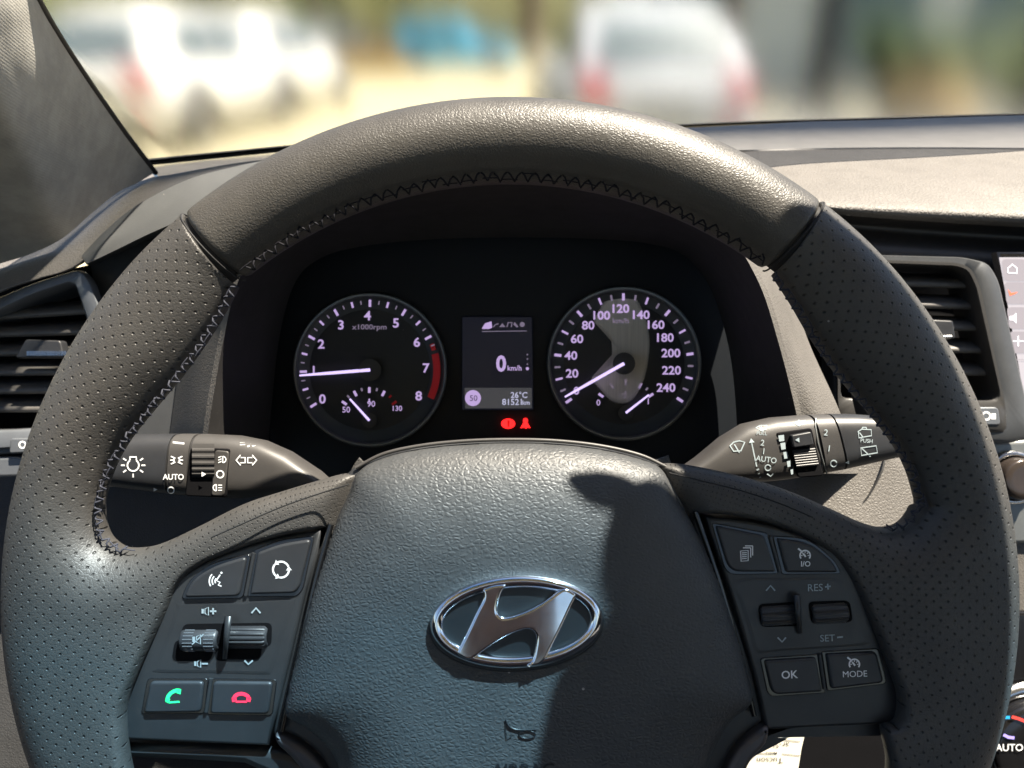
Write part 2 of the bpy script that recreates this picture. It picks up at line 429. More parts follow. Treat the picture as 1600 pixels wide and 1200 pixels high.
# stitching: crossed threads along the inner edges
def stitches(path, zc, ln, gap, mi, lace=.0012):
    pts = cr(path, 10); q = [Wp(x, y, zc) for x, y in pts]
    acc = 0; k = 0
    for i in range(1, len(q)):
        seg = q[i] - q[i - 1]; t = seg.normalized(); nrm = Vector((-t.y, t.x, 0)); L = seg.length
        while acc < L:
            p = q[i - 1] + t * acc; j = random.uniform(-.15, .15)
            z1 = Vector((0, 0, .0012))
            sgn = 1 if k % 2 else -1
            a = p + nrm * ln * (.42 + j) + t * gap * .45 * sgn; b = p - nrm * ln * (.5 - j) - t * gap * .45 * sgn
            m = (a + b) / 2 + Vector((0, 0, .0009))
            mbs.tube([a - z1 * .9, m, b - z1 * .9], .00036, mi, 5)
            if k % 3 == 0:
                c = p + nrm * ln * random.uniform(-.4, .4)
                mbs.tube([c, c + t * gap * 1.3 + Vector((0, 0, .0005)), c + t * gap * 2.2], .00024, mi, 5)
            acc += gap; k += 1
        acc -= L
mbs = MB()
stitches([(x - 7, y + 3) for x, y in inner_l[0:11]], .0056, .0028, .0020, 0)
obj('stitching', mbs, THREADL, wheel)
mbs = MB()
stitches([(x + 7, y + 3) for x, y in inner_r[0:11]], .0056, .0028, .0020, 0)
obj('stitching', mbs, THREAD, wheel)
mbs = MB()
top_in = [(CX + 655 * math.cos(R(a)), CY - 655 * math.sin(R(a))) for a in range(53, 130, 2)]
stitches(top_in, .0081, .0034, .0024, 0)
obj('stitching', mbs, mat('thread_dark', (.010, .010, .014), .8, spec=.2), wheel)
# seam ridge of the smooth leather
mb = MB(); mb.tube([wang(a, 650 / F * D, .0018) for a in range(53, 131)], .0010, seg=6); obj('leather_seam', mb, LTOP, wheel)
# spoke seam lines
mb = MB()
mb.tube([Wp(x, y, z) for x, y, z in cr([(545, 757, .0115), (500, 771, .0112), (440, 792, .0112), (380, 818, .0118), (330, 840, .012)], 6)], .00028, seg=5); obj('spoke_seam', mb, SEAM, wheel); mb = MB()
mb.tube([Wp(x, y, z) for x, y, z in cr([(1046, 739, .0115), (1100, 752, .0112), (1160, 767, .0112), (1220, 787, .0118), (1270, 808, .012)], 6)], .00028, seg=5)
obj('spoke_seam', mb, SEAM, wheel)

# ---- airbag cover
def hubz(x, y, d):
    yy = (y - WC.y)
    z = .004 + .0155 * circ(d / .040) + .0025 * circ(d / .006)
    return z - .9 * np.maximum(0, yy - .005) ** 2
mb = MB(); HG = pillow(mb, hubp, .0011, hubz, smooth=20, skirt=[(0, -.003), (0, -.012)])
mb.v = [(x, y, z - D) for x, y, z in mb.v]
hubo = obj('airbag_cover', mb, LHUB, wheel)
def hub_at(px, py):         # surface height under a photo pixel
    z = .02
    X, Y, Z, U = HG
    for _ in range(4):
        p = Wp(px, py, z); k = np.argmin(np.where(U, (X - p.x) ** 2 + (Y - p.y) ** 2, 9)); z = float(Z.flat[k])
    return Wp(px, py, z), z
# back shell behind the cover (dark lip along its upper edge)
mb = MB()
sh = [(x, y - 6 if y < 800 else y) for x, y in hub]
mb.prism([Wp(x, y, -.012) for x, y in cr(sh, 4, True)], .0150, .003); obj('cover_backing', mb, SATIN, wheel)
mb = MB(); mb.tube([Wp(x, y - 7, .0030) for x, y in cr(hub[0:9], 6)], .0007, seg=6); obj('cover_lip', mb, STALK, wheel)

# ---- emblem
ECX, ECY = 807, 972
_, ez = hub_at(ECX, ECY); EZ = ez + .0006
def E(cx, cy, z): return Wp(620 + cx * .225, 860 + cy * .225, z)
emb = obj('emblem', MB().prism([Wp(ECX + 136 * math.cos(t) * math.cos(R(3)) + 72 * math.sin(t) * math.sin(R(3)), ECY - 136 * math.cos(t) * math.sin(R(3)) + 72 * math.sin(t) * math.cos(R(3)), EZ - .003) for t in [2 * math.pi * k / 72 for k in range(72)]], .0036, .0005), mat('emblem_ground', (.010, .012, .014), .4, var=.1), wheel)
emb['label'] = 'oval chrome badge with a slanted H'
mb = MB(); rows = []
for k in range(96):
    t = 2 * math.pi * k / 96; c, s_ = math.cos(t), math.sin(t)
    row = []
    for off, zz in ((13.0, -.001), (12.4, .0006), (9.5, .0019), (4, .0027), (0, .0027), (-6.5, .0018), (-9.6, .0005), (-10, -.001)):
        a, b = 123 + off, 61.5 + off
        x, y = a * c, b * s_
        row.append(Wp(ECX + x * math.cos(R(3)) + y * math.sin(R(3)), ECY - x * math.sin(R(3)) + y * math.cos(R(3)), EZ + zz))
    rows.append(row)
mb.grid(rows, cv=True); obj('emblem_ring', mb, CHROME, emb)
Hp = [(600, 262), (640, 236), (700, 222), (762, 224), (728, 280), (706, 345), (700, 400), (716, 436), (760, 448), (850, 424), (950, 380), (1060, 312), (1150, 250), (1215, 268), (1240, 302), (1205, 380), (1140, 520), (1075, 650), (1030, 735), (985, 775), (900, 785), (938, 735), (958, 650), (962, 575), (930, 535), (870, 536), (770, 575), (660, 640), (560, 712), (500, 740), (425, 702), (436, 655), (490, 548), (550, 420), (600, 320)]
mb = MB(); mb.prism([E(x, y, EZ) for x, y in cr(Hp, 4, True)], .0030, .0010, steps=4); obj('emblem_letter', mb, CHROME, emb, sharp=50)

# ---- horn mark and AIRBAG lettering
mb = MB()
def hubmark(mb, pts, w_, closed=False, lift=.00035):
    q = [hub_at(x, y)[0] + Vector((0, 0, lift)) for x, y in pts]; mb.tube(q, w_, 0, 6, closed=closed)
hubmark(mb, cr([(790, 1124), (795, 1134), (806, 1139), (820, 1140), (838, 1139)], 4), .00028)
hubmark(mb, [(790, 1126), (790, 1140), (792, 1154), (800, 1149)], .00012)
hubmark(mb, [(824 + 13 * math.cos(t), 1147 + 6.0 * math.sin(t)) for t in [k * math.pi / 8 for k in range(16)]], .0002, True)
obj('horn_symbol', mb, mat('embossed_black', (.012, .013, .015), .3), wheel)
mb = MB(); _, hz = hub_at(817, 1196); mb.text('AIRBAG', Wp(817, 1202, hz + .0004), .0038, bold=.01, sx=1.15)
obj('airbag_lettering', mb, MATS['embossed_black'], wheel)

# ---- switch pads
def px_poly(pts, z, rad, n=5): return rnd([Wp(x, y, z) for x, y in pts], rad, n)
def pad(pts, rads, name='switch_pad'):
    mb = MB(); mb.prism(rnd([Wp(x, y, ZP - .010) for x, y in pts], rads, 6), .010, .0012)
    return obj(name, mb, SATIN, wheel)
zt = ZP
left_out = cr([(514, 819), (470, 826), (420, 837), (360, 858), (315, 880), (288, 906), (268, 950), (245, 1003), (225, 1045), (209, 1090)], 3) + [(208, 1132), (437, 1142), (449, 1085), (470, 1000), (492, 905)]
mb = MB(); mb.prism([Wp(x, y, ZP - .012) for x, y in left_out], .012, .0012); padl = obj('switch_pad', mb, SATIN, wheel)
right_out = cr([(1090, 799), (1140, 803), (1200, 815), (1262, 838), (1300, 864), (1326, 905), (1350, 955), (1375, 1015), (1391, 1065), (1394, 1088)], 3) + [(1385, 1108), (1180, 1118), (1163, 1040), (1138, 950), (1112, 868)]
mb = MB(); mb.prism([Wp(x, y, ZP - .012) for x, y in right_out], .012, .0012); padr = obj('switch_pad', mb, SATIN, wheel)
# gloss edge strips beside the cover
mb = MB()
mb.tube([Wp(x, y, .0055) for x, y in cr([(517, 819), (494, 905), (472, 1000), (452, 1085), (440, 1142)], 5)], .0011, seg=6); obj('pad_edge', mb, GLOSS, wheel); mb = MB()
mb.tube([Wp(x, y, .0055) for x, y in cr([(1086, 799), (1110, 868), (1136, 950), (1160, 1040), (1178, 1118)], 5)], .0011, seg=6)
obj('pad_edge', mb, GLOSS, wheel)
def recess_ring(parent, pts, rad):      # dark groove line round a key
    mb = MB(); mb.prism(px_poly(pts, ZP - .0005, rad), .0009, .0003); return mb
def key(parent, pts, rad, h=.0016, marks=None, label=None):
    """a key: dark groove under it, cap, print"""
    c = np.mean(np.array(pts), axis=0)
    mb = MB(); big = [tuple(c + (np.array(p) - c) * (1 + 7 / max(20, np.linalg.norm(np.array(p) - c)))) for p in pts]
    mb.prism(px_poly(big, ZP - .0006, rad), .0010, .0003, mi=1)
    mb.prism(px_poly(pts, ZP - .0004, rad), h + .0004, .0009, mi=0, steps=4)
    if marks: marks(mb, ZP + h + .00012)
    o = obj('key', mb, [BUTTON, GLOSS, MARK, MAT_G, MAT_R], parent)
    if label: o['label'] = label
    return o
MAT_G = mat('green_print', (.02, .75, .22), .5, emit=(.02, .75, .2), es=.35)
MAT_R = mat('red_print', (.85, .03, .07), .5, emit=(.9, .02, .06), es=.35)
def ln(mb, z, pts, wpx=3, mi=2, closed=False): mb.stroke([Wp(x, y, z) for x, y in pts], wpx / F * D, mi, closed)
def fill(mb, z, pts, mi=2): mb.add([Wp(x, y, z) for x, y in pts], [list(range(len(pts)))], mi, False)
def tx(mb, z, s, px, py, hpx, mi=2, rot=0., **k): mb.text(s, Wp(px, py, z), hpx / F * D, mi, rot, **k)
def arc(cx, cy, r, a0, a1, n=12, ry=None): return [(cx + r * math.cos(R(a0 + (a1 - a0) * i / n)), cy - (ry or r) * math.sin(R(a0 + (a1 - a0) * i / n))) for i in range(n + 1)]
def mk_voice(mb, z):
    for r in (6, 10.5, 15): ln(mb, z, arc(342, 908, r, 135, 212, 8), 1.9)
    ln(mb, z, [(344, 898), (338, 907), (344, 910), (341, 914), (346, 916)], 2.0)
    fill(mb, z, arc(346, 895, 1.7, 0, 330, 8))
def mk_cycle(mb, z):
    for a in (20, 140, 260):
        ln(mb, z, arc(439, 890, 12.5, a, a + 95, 8), 2.8)
        q = arc(439, 890, 12.5, a + 95, a + 112, 1); x, y = q[0]; dx, dy = q[1][0] - x, q[1][1] - y; l = math.hypot(dx, dy); dx /= l; dy /= l
        fill(mb, z, [(x - dy * 4.5, y + dx * 4.5), (x + dx * 6, y + dy * 6), (x + dy * 4.5, y - dx * 4.5)])
def mk_call(mb, z):
    ln(mb, z, cr([(262, 1097), (262, 1090), (267, 1083), (275, 1079), (281, 1079)], 4), 5.5, 3)
    fill(mb, z, [(275, 1076), (283, 1077), (282, 1085), (276, 1083)], 3); fill(mb, z, [(259, 1091), (266, 1092), (263, 1099), (258, 1095)], 3)
    fill(mb, z, [(265, 1096), (280, 1095), (281, 1098), (264, 1099)], 3)
def mk_end(mb, z):
    ln(mb, z, cr([(365, 1094), (368, 1087), (377, 1084), (386, 1087), (390, 1094)], 4), 5.5, 4)
    fill(mb, z, [(362, 1090), (369, 1089), (370, 1096), (363, 1097)], 4); fill(mb, z, [(385, 1089), (392, 1090), (391, 1097), (385, 1096)], 4)
    fill(mb, z, [(370, 1095), (385, 1095), (386, 1098), (368, 1098)], 4)
key(padl, [(388, 868), (376, 930), (290, 932), (303, 905), (335, 884)], [.002, .002, .002, .004, .006], marks=mk_voice, label='voice key')
key(padl, [(405, 862), (440, 849), (488, 841), (470, 915), (462, 925), (393, 927)], [.001, .004, .002, .004, .003, .001], marks=mk_cycle, label='mode cycle key')
key(padl, [(238, 1062), (321, 1062), (316, 1110), (228, 1111)], .0016, marks=mk_call, label='green phone key')
key(padl, [(336, 1062), (428, 1063), (421, 1113), (331, 1112)], .0016, marks=mk_end, label='red phone key')
def mk_pages(mb, z):
    for k, (x, y) in enumerate(((1163, 868), (1167, 864), (1170, 861))):
        ln(mb, z + k * 0, [(x - 6, y - 7), (x + 6, y - 8), (x + 6, y + 8), (x - 5, y + 9)] if k == 0 else [(x + 6, y - 8), (x + 6, y + 7)], 1.6, closed=(k == 0))
        if k: ln(mb, z, [(x - 6, y - 8), (x + 6, y - 8)], 1.6)
    for q in (-4, -1, 2, 5): ln(mb, z, [(1159, 868 + q), (1167, 867.5 + q)], 1.3)
def mk_cruise(cx, cy):
    def f(mb, z):
        ln(mb, z, arc(cx, cy, 8, -35, 215, 14), 2.2); ln(mb, z, [(cx - 3, cy - 3), (cx + 1, cy + 2)], 2.6)
        for a in (0, 45, 90, 135, 180): ln(mb, z, [arc(cx, cy, 6.5, a, a, 1)[0], arc(cx, cy, 4, a, a, 1)[0]], 1.3)
        ln(mb, z, [(cx - 11, cy - 11), (cx - 6, cy - 7)], 2.6)
    return f
def both(*fs):
    def f(mb, z):
        for q in fs: q(mb, z)
    return f
key(padr, [(1116, 820), (1192, 836), (1210, 892), (1138, 892)], [.0015, .0012, .0012, .004], marks=mk_pages, label='page key')
key(padr, [(1212, 840), (1262, 846), (1298, 876), (1307, 893), (1226, 893)], [.001, .006, .004, .0015, .001], marks=both(mk_cruise(1258, 868), lambda mb, z: tx(mb, z, 'I/O', 1259, 881, 8)), label='cruise on-off key')
key(padr, [(1192, 1030), (1272, 1025), (1282, 1078), (1204, 1083)], [.0015, .001, .001, .003], marks=lambda mb, z: tx(mb, z, 'OK', 1234, 1054, 12, rot=R(3)), label='OK key')
key(padr, [(1288, 1020), (1366, 1016), (1378, 1064), (1296, 1074)], [.001, .0016, .002, .001], marks=both(mk_cruise(1335, 1038), lambda mb, z: tx(mb, z, 'MODE', 1336, 1053, 9.5, rot=R(2), bold=0)), label='MODE key')
# divider ribs between the keys
for q in (([(397, 864), (384, 930)]), ([(330, 1060), (322, 1112)]), ([(1203, 838), (1218, 893)]), ([(1280, 1022), (1288, 1076)])):
    mb = MB(); mb.tube([Wp(x, y, ZP + .0004) for x, y in q], .0008, seg=6); obj('divider_rib', mb, SATIN, padl if q[0][0] < 800 else padr)
# dished middle field with rollers
def field(parent, pts, slots, marks, rollers, fin):
    mb = MB(); n = len(pts)
    o = [Wp(x, y, ZP + .0001) for x, y in cr(pts, 4, True)]
    c = np.mean(np.array(pts), axis=0)
    i1 = [Wp(*(c + (np.array(q) - c) * .93), ZP + .0002) for q in cr(pts, 4, True)]
    mb.grid([o, i1], cu=True); mb.add(i1, [list(range(len(i1)))], 0, False)
    z = ZP + .00035
    for s_ in slots: mb.add([p for p in rnd([Wp(x, y, z) for x, y in s_], .0022, 5)], [list(range(6 * len(s_)))], 1, False)
    marks(mb, z + .0002)
    obj('roller_field', mb, [SATIN, DARK, MARKB], parent)
    for (x0, x1, yc, hh, dx, icon) in rollers:
        mb = MB(); r0 = hh / F * D / 2; A = Wp(x0, yc + dx, ZP - .0008); B = Wp(x1, yc - dx, ZP - .0008); ax = (B - A); L = ax.length; ax.normalize()
        side = Vector((0, 0, 1)); upv = side.cross(ax).normalized()
        rows = []; nn = 96
        for (t, k) in ((0, .6), (0, .8), (.03, .93), (.08, 1), (.92, 1), (.97, .93), (1, .8), (1, .6)):
            row = []
            for j in range(nn):
                a = 2 * math.pi * j / nn; rib = .055 * (1 if (j // 3) % 2 else -1) if .05 < t < .95 and not icon else 0
                row.append(A + ax * L * t + (upv * math.cos(a) + side * math.sin(a)) * r0 * (k + rib))
            rows.append(row)
        mb.grid(rows, cu=True)
        if icon:      # ribbed ends, flat middle with the mute mark
            for (t0, t1) in ((.12, .38), (.68, .94)):
                for j in range(9):
                    a = R(20 + j * 17.5); p = (upv * math.cos(a) + side * math.sin(a)) * r0 * 1.0
                    mb.tube([A + ax * L * t0 + p, A + ax * L * t1 + p], .00022, 2, 5)
            zz = ZP - .0008 + r0 + .00015
            mark_spk(mb, zz, 310, 999, 1.05, 1); ln(mb, zz, [(300, 1007), (318, 991)], 1.8, 1)
        obj('roller', mb, [BUTTON, MARKB, TRIM], parent, sharp=35)
    mb = MB(); (fx0, fy0), (fx1, fy1) = fin
    prof = []
    for k in range(9):
        t = k / 8; x = fx0 + (fx1 - fx0) * t; y = fy0 + (fy1 - fy0) * t; hgt = .0005 + .0052 * math.sin(math.pi * (.12 + .83 * t)) ** .7
        wpx = 5.5 * (1 - .35 * t)
        prof.append([Wp(x - wpx, y, ZP), Wp(x - wpx, y, ZP + hgt - .0006), Wp(x - wpx * .5, y, ZP + hgt), Wp(x + wpx * .5, y, ZP + hgt), Wp(x + wpx, y, ZP + hgt - .0006), Wp(x + wpx, y, ZP)])
    mb.grid(prof); mb.add(prof[0], [list(range(6))]); mb.add(prof[-1], [list(range(6))[::-1]])
    obj('centre_fin', mb, SATIN, parent)
def mark_spk(mb, z, x, y, s, mi=2):
    fill(mb, z, [(x - 9 * s, y - 4 * s), (x - 5 * s, y - 4 * s), (x - 5 * s, y + 4 * s), (x - 9 * s, y + 4 * s)], mi)
    ln(mb, z, [(x - 3 * s, y - 4 * s), (x + 3 * s, y - 7 * s), (x + 3 * s, y + 7 * s), (x - 3 * s, y + 4 * s)], 1.6, mi, True)
def marksL(mb, z):
    mark_spk(mb, z, 323, 955, .9); ln(mb, z, [(328, 955), (338, 955)], 2.6); ln(mb, z, [(333, 950), (333, 960)], 2.6)
    mark_spk(mb, z, 311, 1037, .85); ln(mb, z, [(315, 1037), (325, 1037)], 2.6)
    ln(mb, z, [(393, 958), (400, 950), (407, 958)], 2.6); ln(mb, z, [(382, 1032), (388, 1038), (395, 1032)], 2.6)
field(padl, [(285, 941), (380, 940), (455, 934), (458, 946), (440, 1000), (425, 1047), (410, 1053), (330, 1051), (247, 1050), (243, 1040), (262, 990), (275, 950)],
      [[(286, 975), (425, 973), (424, 1010), (280, 1010)], [(273, 1000), (336, 1000), (330, 1033), (268, 1033)], [(337, 1005), (410, 1005), (406, 1033), (336, 1033)]],
      marksL, [(285, 343, 999, 34, 0, True), (356, 420, 994, 34, 0, False)], ((357, 963), (351, 1030)))
def marksR(mb, z):
    ln(mb, z, [(1197, 923), (1204, 915), (1211, 923)], 2.4); ln(mb, z, [(1215, 996), (1222, 1003), (1228, 996)], 2.4)
    tx(mb, z, 'RES', 1274, 918, 11, rot=R(2), bold=.004); ln(mb, z, [(1289, 917), (1298, 916)], 2.4); ln(mb, z, [(1293, 912), (1294, 921)], 2.4)
    tx(mb, z, 'SET', 1293, 997, 10.5, rot=R(2), bold=.004); ln(mb, z, [(1308, 996), (1317, 995)], 2.4)
field(padr, [(1148, 907), (1230, 903), (1310, 905), (1330, 945), (1350, 990), (1358, 1006), (1300, 1012), (1220, 1017), (1182, 1019), (1172, 990), (1158, 945)],
      [[(1184, 944), (1246, 940), (1252, 978), (1188, 980)], [(1262, 940), (1328, 938), (1333, 972), (1268, 976)]],
      marksR, [(1186, 1243, 960, 30, 2, False), (1266, 1322, 957, 30, 2, False)], ((1245, 930), (1250, 990)))
# lower trim under the pads, lower spokes
mb = MB()
mb.prism([Wp(x, y, -.010) for x, y in [(208, 1135), (437, 1144), (470, 1150), (500, 1172), (520, 1210), (540, 1300), (560, 1420), (520, 1440), (490, 1330), (462, 1220), (440, 1185), (400, 1168), (300, 1162), (226, 1160), (214, 1150)]], .0135, .003)
obj('lower_trim', mb, SATIN, wheel)
mb = MB()
mb.prism([Wp(x, y, -.010) for x, y in [(1390, 1112), (1176, 1122), (1186, 1128), (1152, 1146), (1130, 1170), (1108, 1222), (1080, 1340), (1060, 1430), (1075, 1440), (1098, 1300), (1114, 1222), (1128, 1190), (1146, 1162), (1172, 1141), (1215, 1126), (1290, 1117), (1358, 1108), (1386, 1106)]], .0130, .003)
obj('lower_trim', mb, SATIN, wheel)
mb = MB()
mb.prism([Wp(x, y, -.004) for x, y in cr([(1184, 1114), (1150, 1136), (1128, 1165), (1110, 1210), (1092, 1290), (1062, 1400), (1080, 1402), (1104, 1330), (1128, 1240), (1146, 1195), (1160, 1165), (1182, 1140)], 3, True)], .0115, .002); obj('lower_spoke', mb, mat('graphite_trim', (.075, .07, .075), .4, .4, var=.1), wheel); mb = MB()
mb.prism([Wp(x, y, -.004) for x, y in cr([(446, 1126), (480, 1142), (505, 1162), (525, 1195), (536, 1250), (556, 1390), (540, 1400), (522, 1330), (506, 1240), (488, 1190), (465, 1160), (446, 1142)], 3, True)], .0110, .002)
obj('lower_spoke', mb, mat('graphite_trim', (.075, .07, .075), .4, .4, var=.1), wheel)
# bright curved trim edge under the right pad
A = cr([(1128, 1222), (1142, 1196), (1160, 1172), (1185, 1152), (1225, 1138), (1290, 1129), (1358, 1119)], 5)
B = cr([(1150, 1240), (1158, 1212), (1172, 1188), (1200, 1164), (1240, 1146), (1296, 1133), (1358, 1121)], 5)
CRES = (A, B)
# hub boss behind, down to the column
mb = MB(); mb.tube([P(800, 940, D + .012), P(800, 910, D + .05)], .055, seg=32); obj('boss', mb, DARK, wheel)

# ================================================================== COLUMN, STALKS
mb = MB()
rows = []
for (d, x0, x1, y0, y1) in ((.300, 560, 1040, 800, 1130), (.315, 500, 1100, 775, 1160), (.36, 480, 1120, 740, 1120), (.44, 500, 1090, 720, 1000)):
    rows.append(rnd([P(x0, y0, d), P(x1, y0, d), P(x1, y1, d), P(x0, y1, d)], .05, 8))
mb.grid(rows, cu=True); mb.add(rows[0], [list(range(len(rows[0])))]); obj('column_shroud', mb, HOODM, fix=True)
tag(bpy.data.objects['column_shroud'], 'dark plastic steering column shroud hidden behind the wheel hub', 'column shroud')

def stalk_mesh(st, dc, th, n=44, e=3.2, mi=0):
    """st: stations ((xt,yt),(xb,yb)) px of top and bottom edge; superellipse sections"""
    rows = []
    for k, (a, b) in enumerate(st):
        t = th[k] if isinstance(th, (list, tuple)) else th
        A = P(*a, dc - .85 * t); B = P(*b, dc - .85 * t); A.z = B.z = -dc; c = (A + B) / 2; v = (A - B) / 2
        row = []
        for j in range(n):
            u = 2 * math.pi * j / n; cu, su = math.cos(u), math.sin(u)
            row.append(c + v * math.copysign(abs(cu) ** (2 / e), cu) + Vector((0, 0, 1)) * t * math.copysign(abs(su) ** (2 / e), su))
        rows.append(row)
    return rows
def stalk(name, sections, dc, label, group):
    t = thing(name, P(*sections['o'], dc), label, 'stalk', group); return t
SD = .352; ST = .0105
def sp(px, py, top, bot, dc=SD, th=ST, e=3.2, lift=.00025):
    """point on the stalk's front under a pixel"""
    y = (py - (top + bot) / 2) / ((bot - top) / 2); y = max(-.96, min(.96, y)); z = th * (1 - abs(y) ** e) ** (1 / e)
    return P(px, py, dc - z - lift)
def cap(mb, row, mi=0): mb.add(row, [list(range(len(row)))], mi, True)
# left stalk: lights and indicators
Ls = thing('light_stalk', P(380, 730, SD), 'dark indicator and headlamp stalk left of the wheel hub, knob marked AUTO', 'stalk', 'column stalks')
Ltop = lambda x: float(np.interp(x, [140, 178, 240, 300, 360, 400, 440, 485, 540], [684, 681, 680, 680, 683, 691, 709, 740, 790]))
Lbot = lambda x: float(np.interp(x, [140, 178, 240, 300, 360, 400, 440, 485, 540], [758, 764, 772, 779, 782, 780, 778, 776, 810]))
def Lst(xs, shrink=0, th=ST): return stalk_mesh([((x + 4, Ltop(x) + shrink), (x - 4, Lbot(x) - shrink)) for x in xs], SD, th)
mb = MB(); rows = Lst([298, 299, 330, 360, 380, 400, 420, 440, 460, 485, 520]); mb.grid(rows, cu=True); cap(mb, rows[0])
lp = lambda x, y: sp(x, y, Ltop(x), Lbot(x))
def lnP(mb, f, pts, wpx, mi, dc=SD, closed=False): mb.stroke([f(x, y) for x, y in pts], wpx / F * dc, mi, closed)
def fillP(mb, f, pts, mi): mb.add([f(x, y) for x, y in pts], [list(range(len(pts)))], mi, False)
for sgn, cx_ in ((-1, 377), (1, 393)):    # hollow arrows
    lnP(mb, lp, [(cx_ + sgn * 8, 719), (cx_ + sgn * 1, 711), (cx_ + sgn * 1, 715), (cx_ - sgn * 6, 715), (cx_ - sgn * 6, 723), (cx_ + sgn * 1, 723), (cx_ + sgn * 1, 727)], 1.9, 1, closed=True)
lnP(mb, lp, [(375, 692), (383, 692)], 2, 1); lnP(mb, lp, [(375, 695), (383, 695)], 2, 1); lnP(mb, lp, arc(386, 694, 4, -80, 80, 8), 2, 1); lnP(mb, lp, [(392, 691), (399, 697), (394, 697)], 1.8, 1)
obj('arm', mb, [STALK, MARK], Ls, sharp=60)
mb = MB(); rows = Lst([264, 266, 292, 294]); mb.grid(rows, cu=True); cap(mb, rows[0]); cap(mb, rows[-1])
lnP(mb, lp, [(270, 691), (288, 693)], 3, 1)
for s_ in (-1, 1):
    lnP(mb, lp, [(276 + s_ * 2, 716), (276 + s_ * 9, 713)], 1.8, 1); lnP(mb, lp, [(276 + s_ * 3, 719), (276 + s_ * 10, 719)], 1.8, 1); lnP(mb, lp, [(276 + s_ * 2, 722), (276 + s_ * 9, 725)], 1.8, 1)
    lnP(mb, lp, arc(276 + s_ * 1, 719, 4, -60 if s_ > 0 else 120, 60 if s_ > 0 else 240, 6), 1.6, 1)
mb.text('AUTO', lp(271, 745) + Vector((0, 0, .0002)), 8.5 / F * SD, 1, bold=.012, sx=.95)
lnP(mb, lp, arc(267, 766, 5, 0, 360, 12), 1.8, 1)
obj('band', mb, [STALK, MARK], Ls, sharp=60)
mb = MB(); rows = Lst([140, 142, 178, 240, 259, 261]); mb.grid(rows, cu=True); cap(mb, rows[0]); cap(mb, rows[-1])
lnP(mb, lp, arc(208, 727, 9, -235, 55, 14), 2.2, 1); lnP(mb, lp, [(203, 719), (203, 714), (213, 714), (213, 719)], 2.2, 1)
for a in (0, 35, 145, 180, 215, 270, 325): lnP(mb, lp, [arc(208, 727, 13, a, a, 1)[0], arc(208, 727, 19, a, a, 1)[0]], 2.2, 1)
fillP(mb, lp, [(240, 762), (246, 765), (240, 768)], 1)
obj('knob', mb, [BUTTON, MARK], Ls, sharp=60)
mb = MB(); rows = Lst([259, 266], 2, ST * .93); mb.grid(rows, cu=True); rows = Lst([292, 299], 2, ST * .93); mb.grid(rows, cu=True); obj('groove', mb, SEAM, Ls)
# fog-lamp slider window
def plate(mb, pts, d, h, rad, mi=0, bev=.0005): mb.prism(rnd([P(x, y, d) for x, y in pts], rad, 4), h, bev, mi)
mb = MB(); FD = SD - ST
plate(mb, [(299, 699), (361, 701), (355, 777), (291, 774)], FD + .001, .0012, .0015, 0); obj('window', mb, DARK, Ls)
mb = MB(); plate(mb, [(337, 703), (359, 705), (351, 775), (331, 774)], FD, .0010, .0015, 0)
z = FD - .0012
q = lambda x, y: P(x, y, z)
lnP(mb, q, arc(348, 718, 5, -90, 90, 6), 1.6, 1); lnP(mb, q, [(348, 713), (348, 723)], 1.6, 1)
for k in (714, 718, 722): lnP(mb, q, [(341, k + 1), (346, k - 1)], 1.4, 1)
lnP(mb, q, arc(344, 741, 5.5, 0, 360, 14), 2, 1)
lnP(mb, q, arc(338, 762, 5, 90, 270, 6), 1.6, 1); lnP(mb, q, [(338, 757), (338, 767)], 1.6, 1)
for k in (758, 762, 766): lnP(mb, q, [(341, k), (347, k)], 1.4, 1)
obj('marking_plate', mb, [STALK, MARK], Ls)
mb = MB()
rows = []
for k in range(30):
    a = R(-8 + k * 5.0); y = 742 - 40 * (1 - math.cos(a * .95)) / 1.25 + 4; rib = .0004 if (k % 4 < 2 and k < 26 and k > 7) else 0
    rows.append([P(x, y, FD - .0022 * math.sin(max(0, min(math.pi, a * 1.1))) - rib) for x in (300, 302, 333, 335)])
mb.grid(rows, smooth=False); fillP(mb, lambda x, y: P(x, y, FD - .0030), [(315, 737), (322, 741), (315, 745)], 1)
obj('slider', mb, [STALK, MARK], Ls)
# right stalk: wipers
Rs = thing('wiper_stalk', P(1250, 705, SD), 'dark wiper stalk right of the wheel hub with wiper symbols and a PUSH knob', 'stalk', 'column stalks')
tx_ = [1050, 1098, 1136, 1170, 1215, 1276, 1327, 1372, 1410]; ty_ = [752, 718, 685, 664, 654, 649, 647, 650, 656]
bx_ = [1060, 1098, 1150, 1215, 1250, 1282, 1323, 1402, 1440]; by_ = [770, 752, 756, 755, 750, 744, 737, 719, 712]
Rtop = lambda x: float(np.interp(x, tx_, ty_)); Rbot = lambda x: float(np.interp(x, bx_, by_))
def slant(x): return x, x + (x - 1050) / 350 * 30       # section lines lean: bottom is further right
def Rst(xs, shrink=0, th=ST): return stalk_mesh([((x, Rtop(x) + shrink), (slant(x)[1], Rbot(slant(x)[1]) - shrink)) for x in xs], SD, th)
rp = lambda x, y: sp(x, y, Rtop(x), Rbot(x))
mb = MB(); rows = Rst([1040, 1070, 1098, 1120, 1136, 1155, 1170, 1190, 1215, 1245, 1268, 1270]); mb.grid(rows, cu=True); cap(mb, rows[-1])
C2 = lambda x, y: (1080 + x * .225, 620 + y * .225)
def L2(pts, wpx, closed=False, f=rp, mi=1): lnP(mb, f, [C2(*p) for p in pts], wpx, mi, closed=closed)
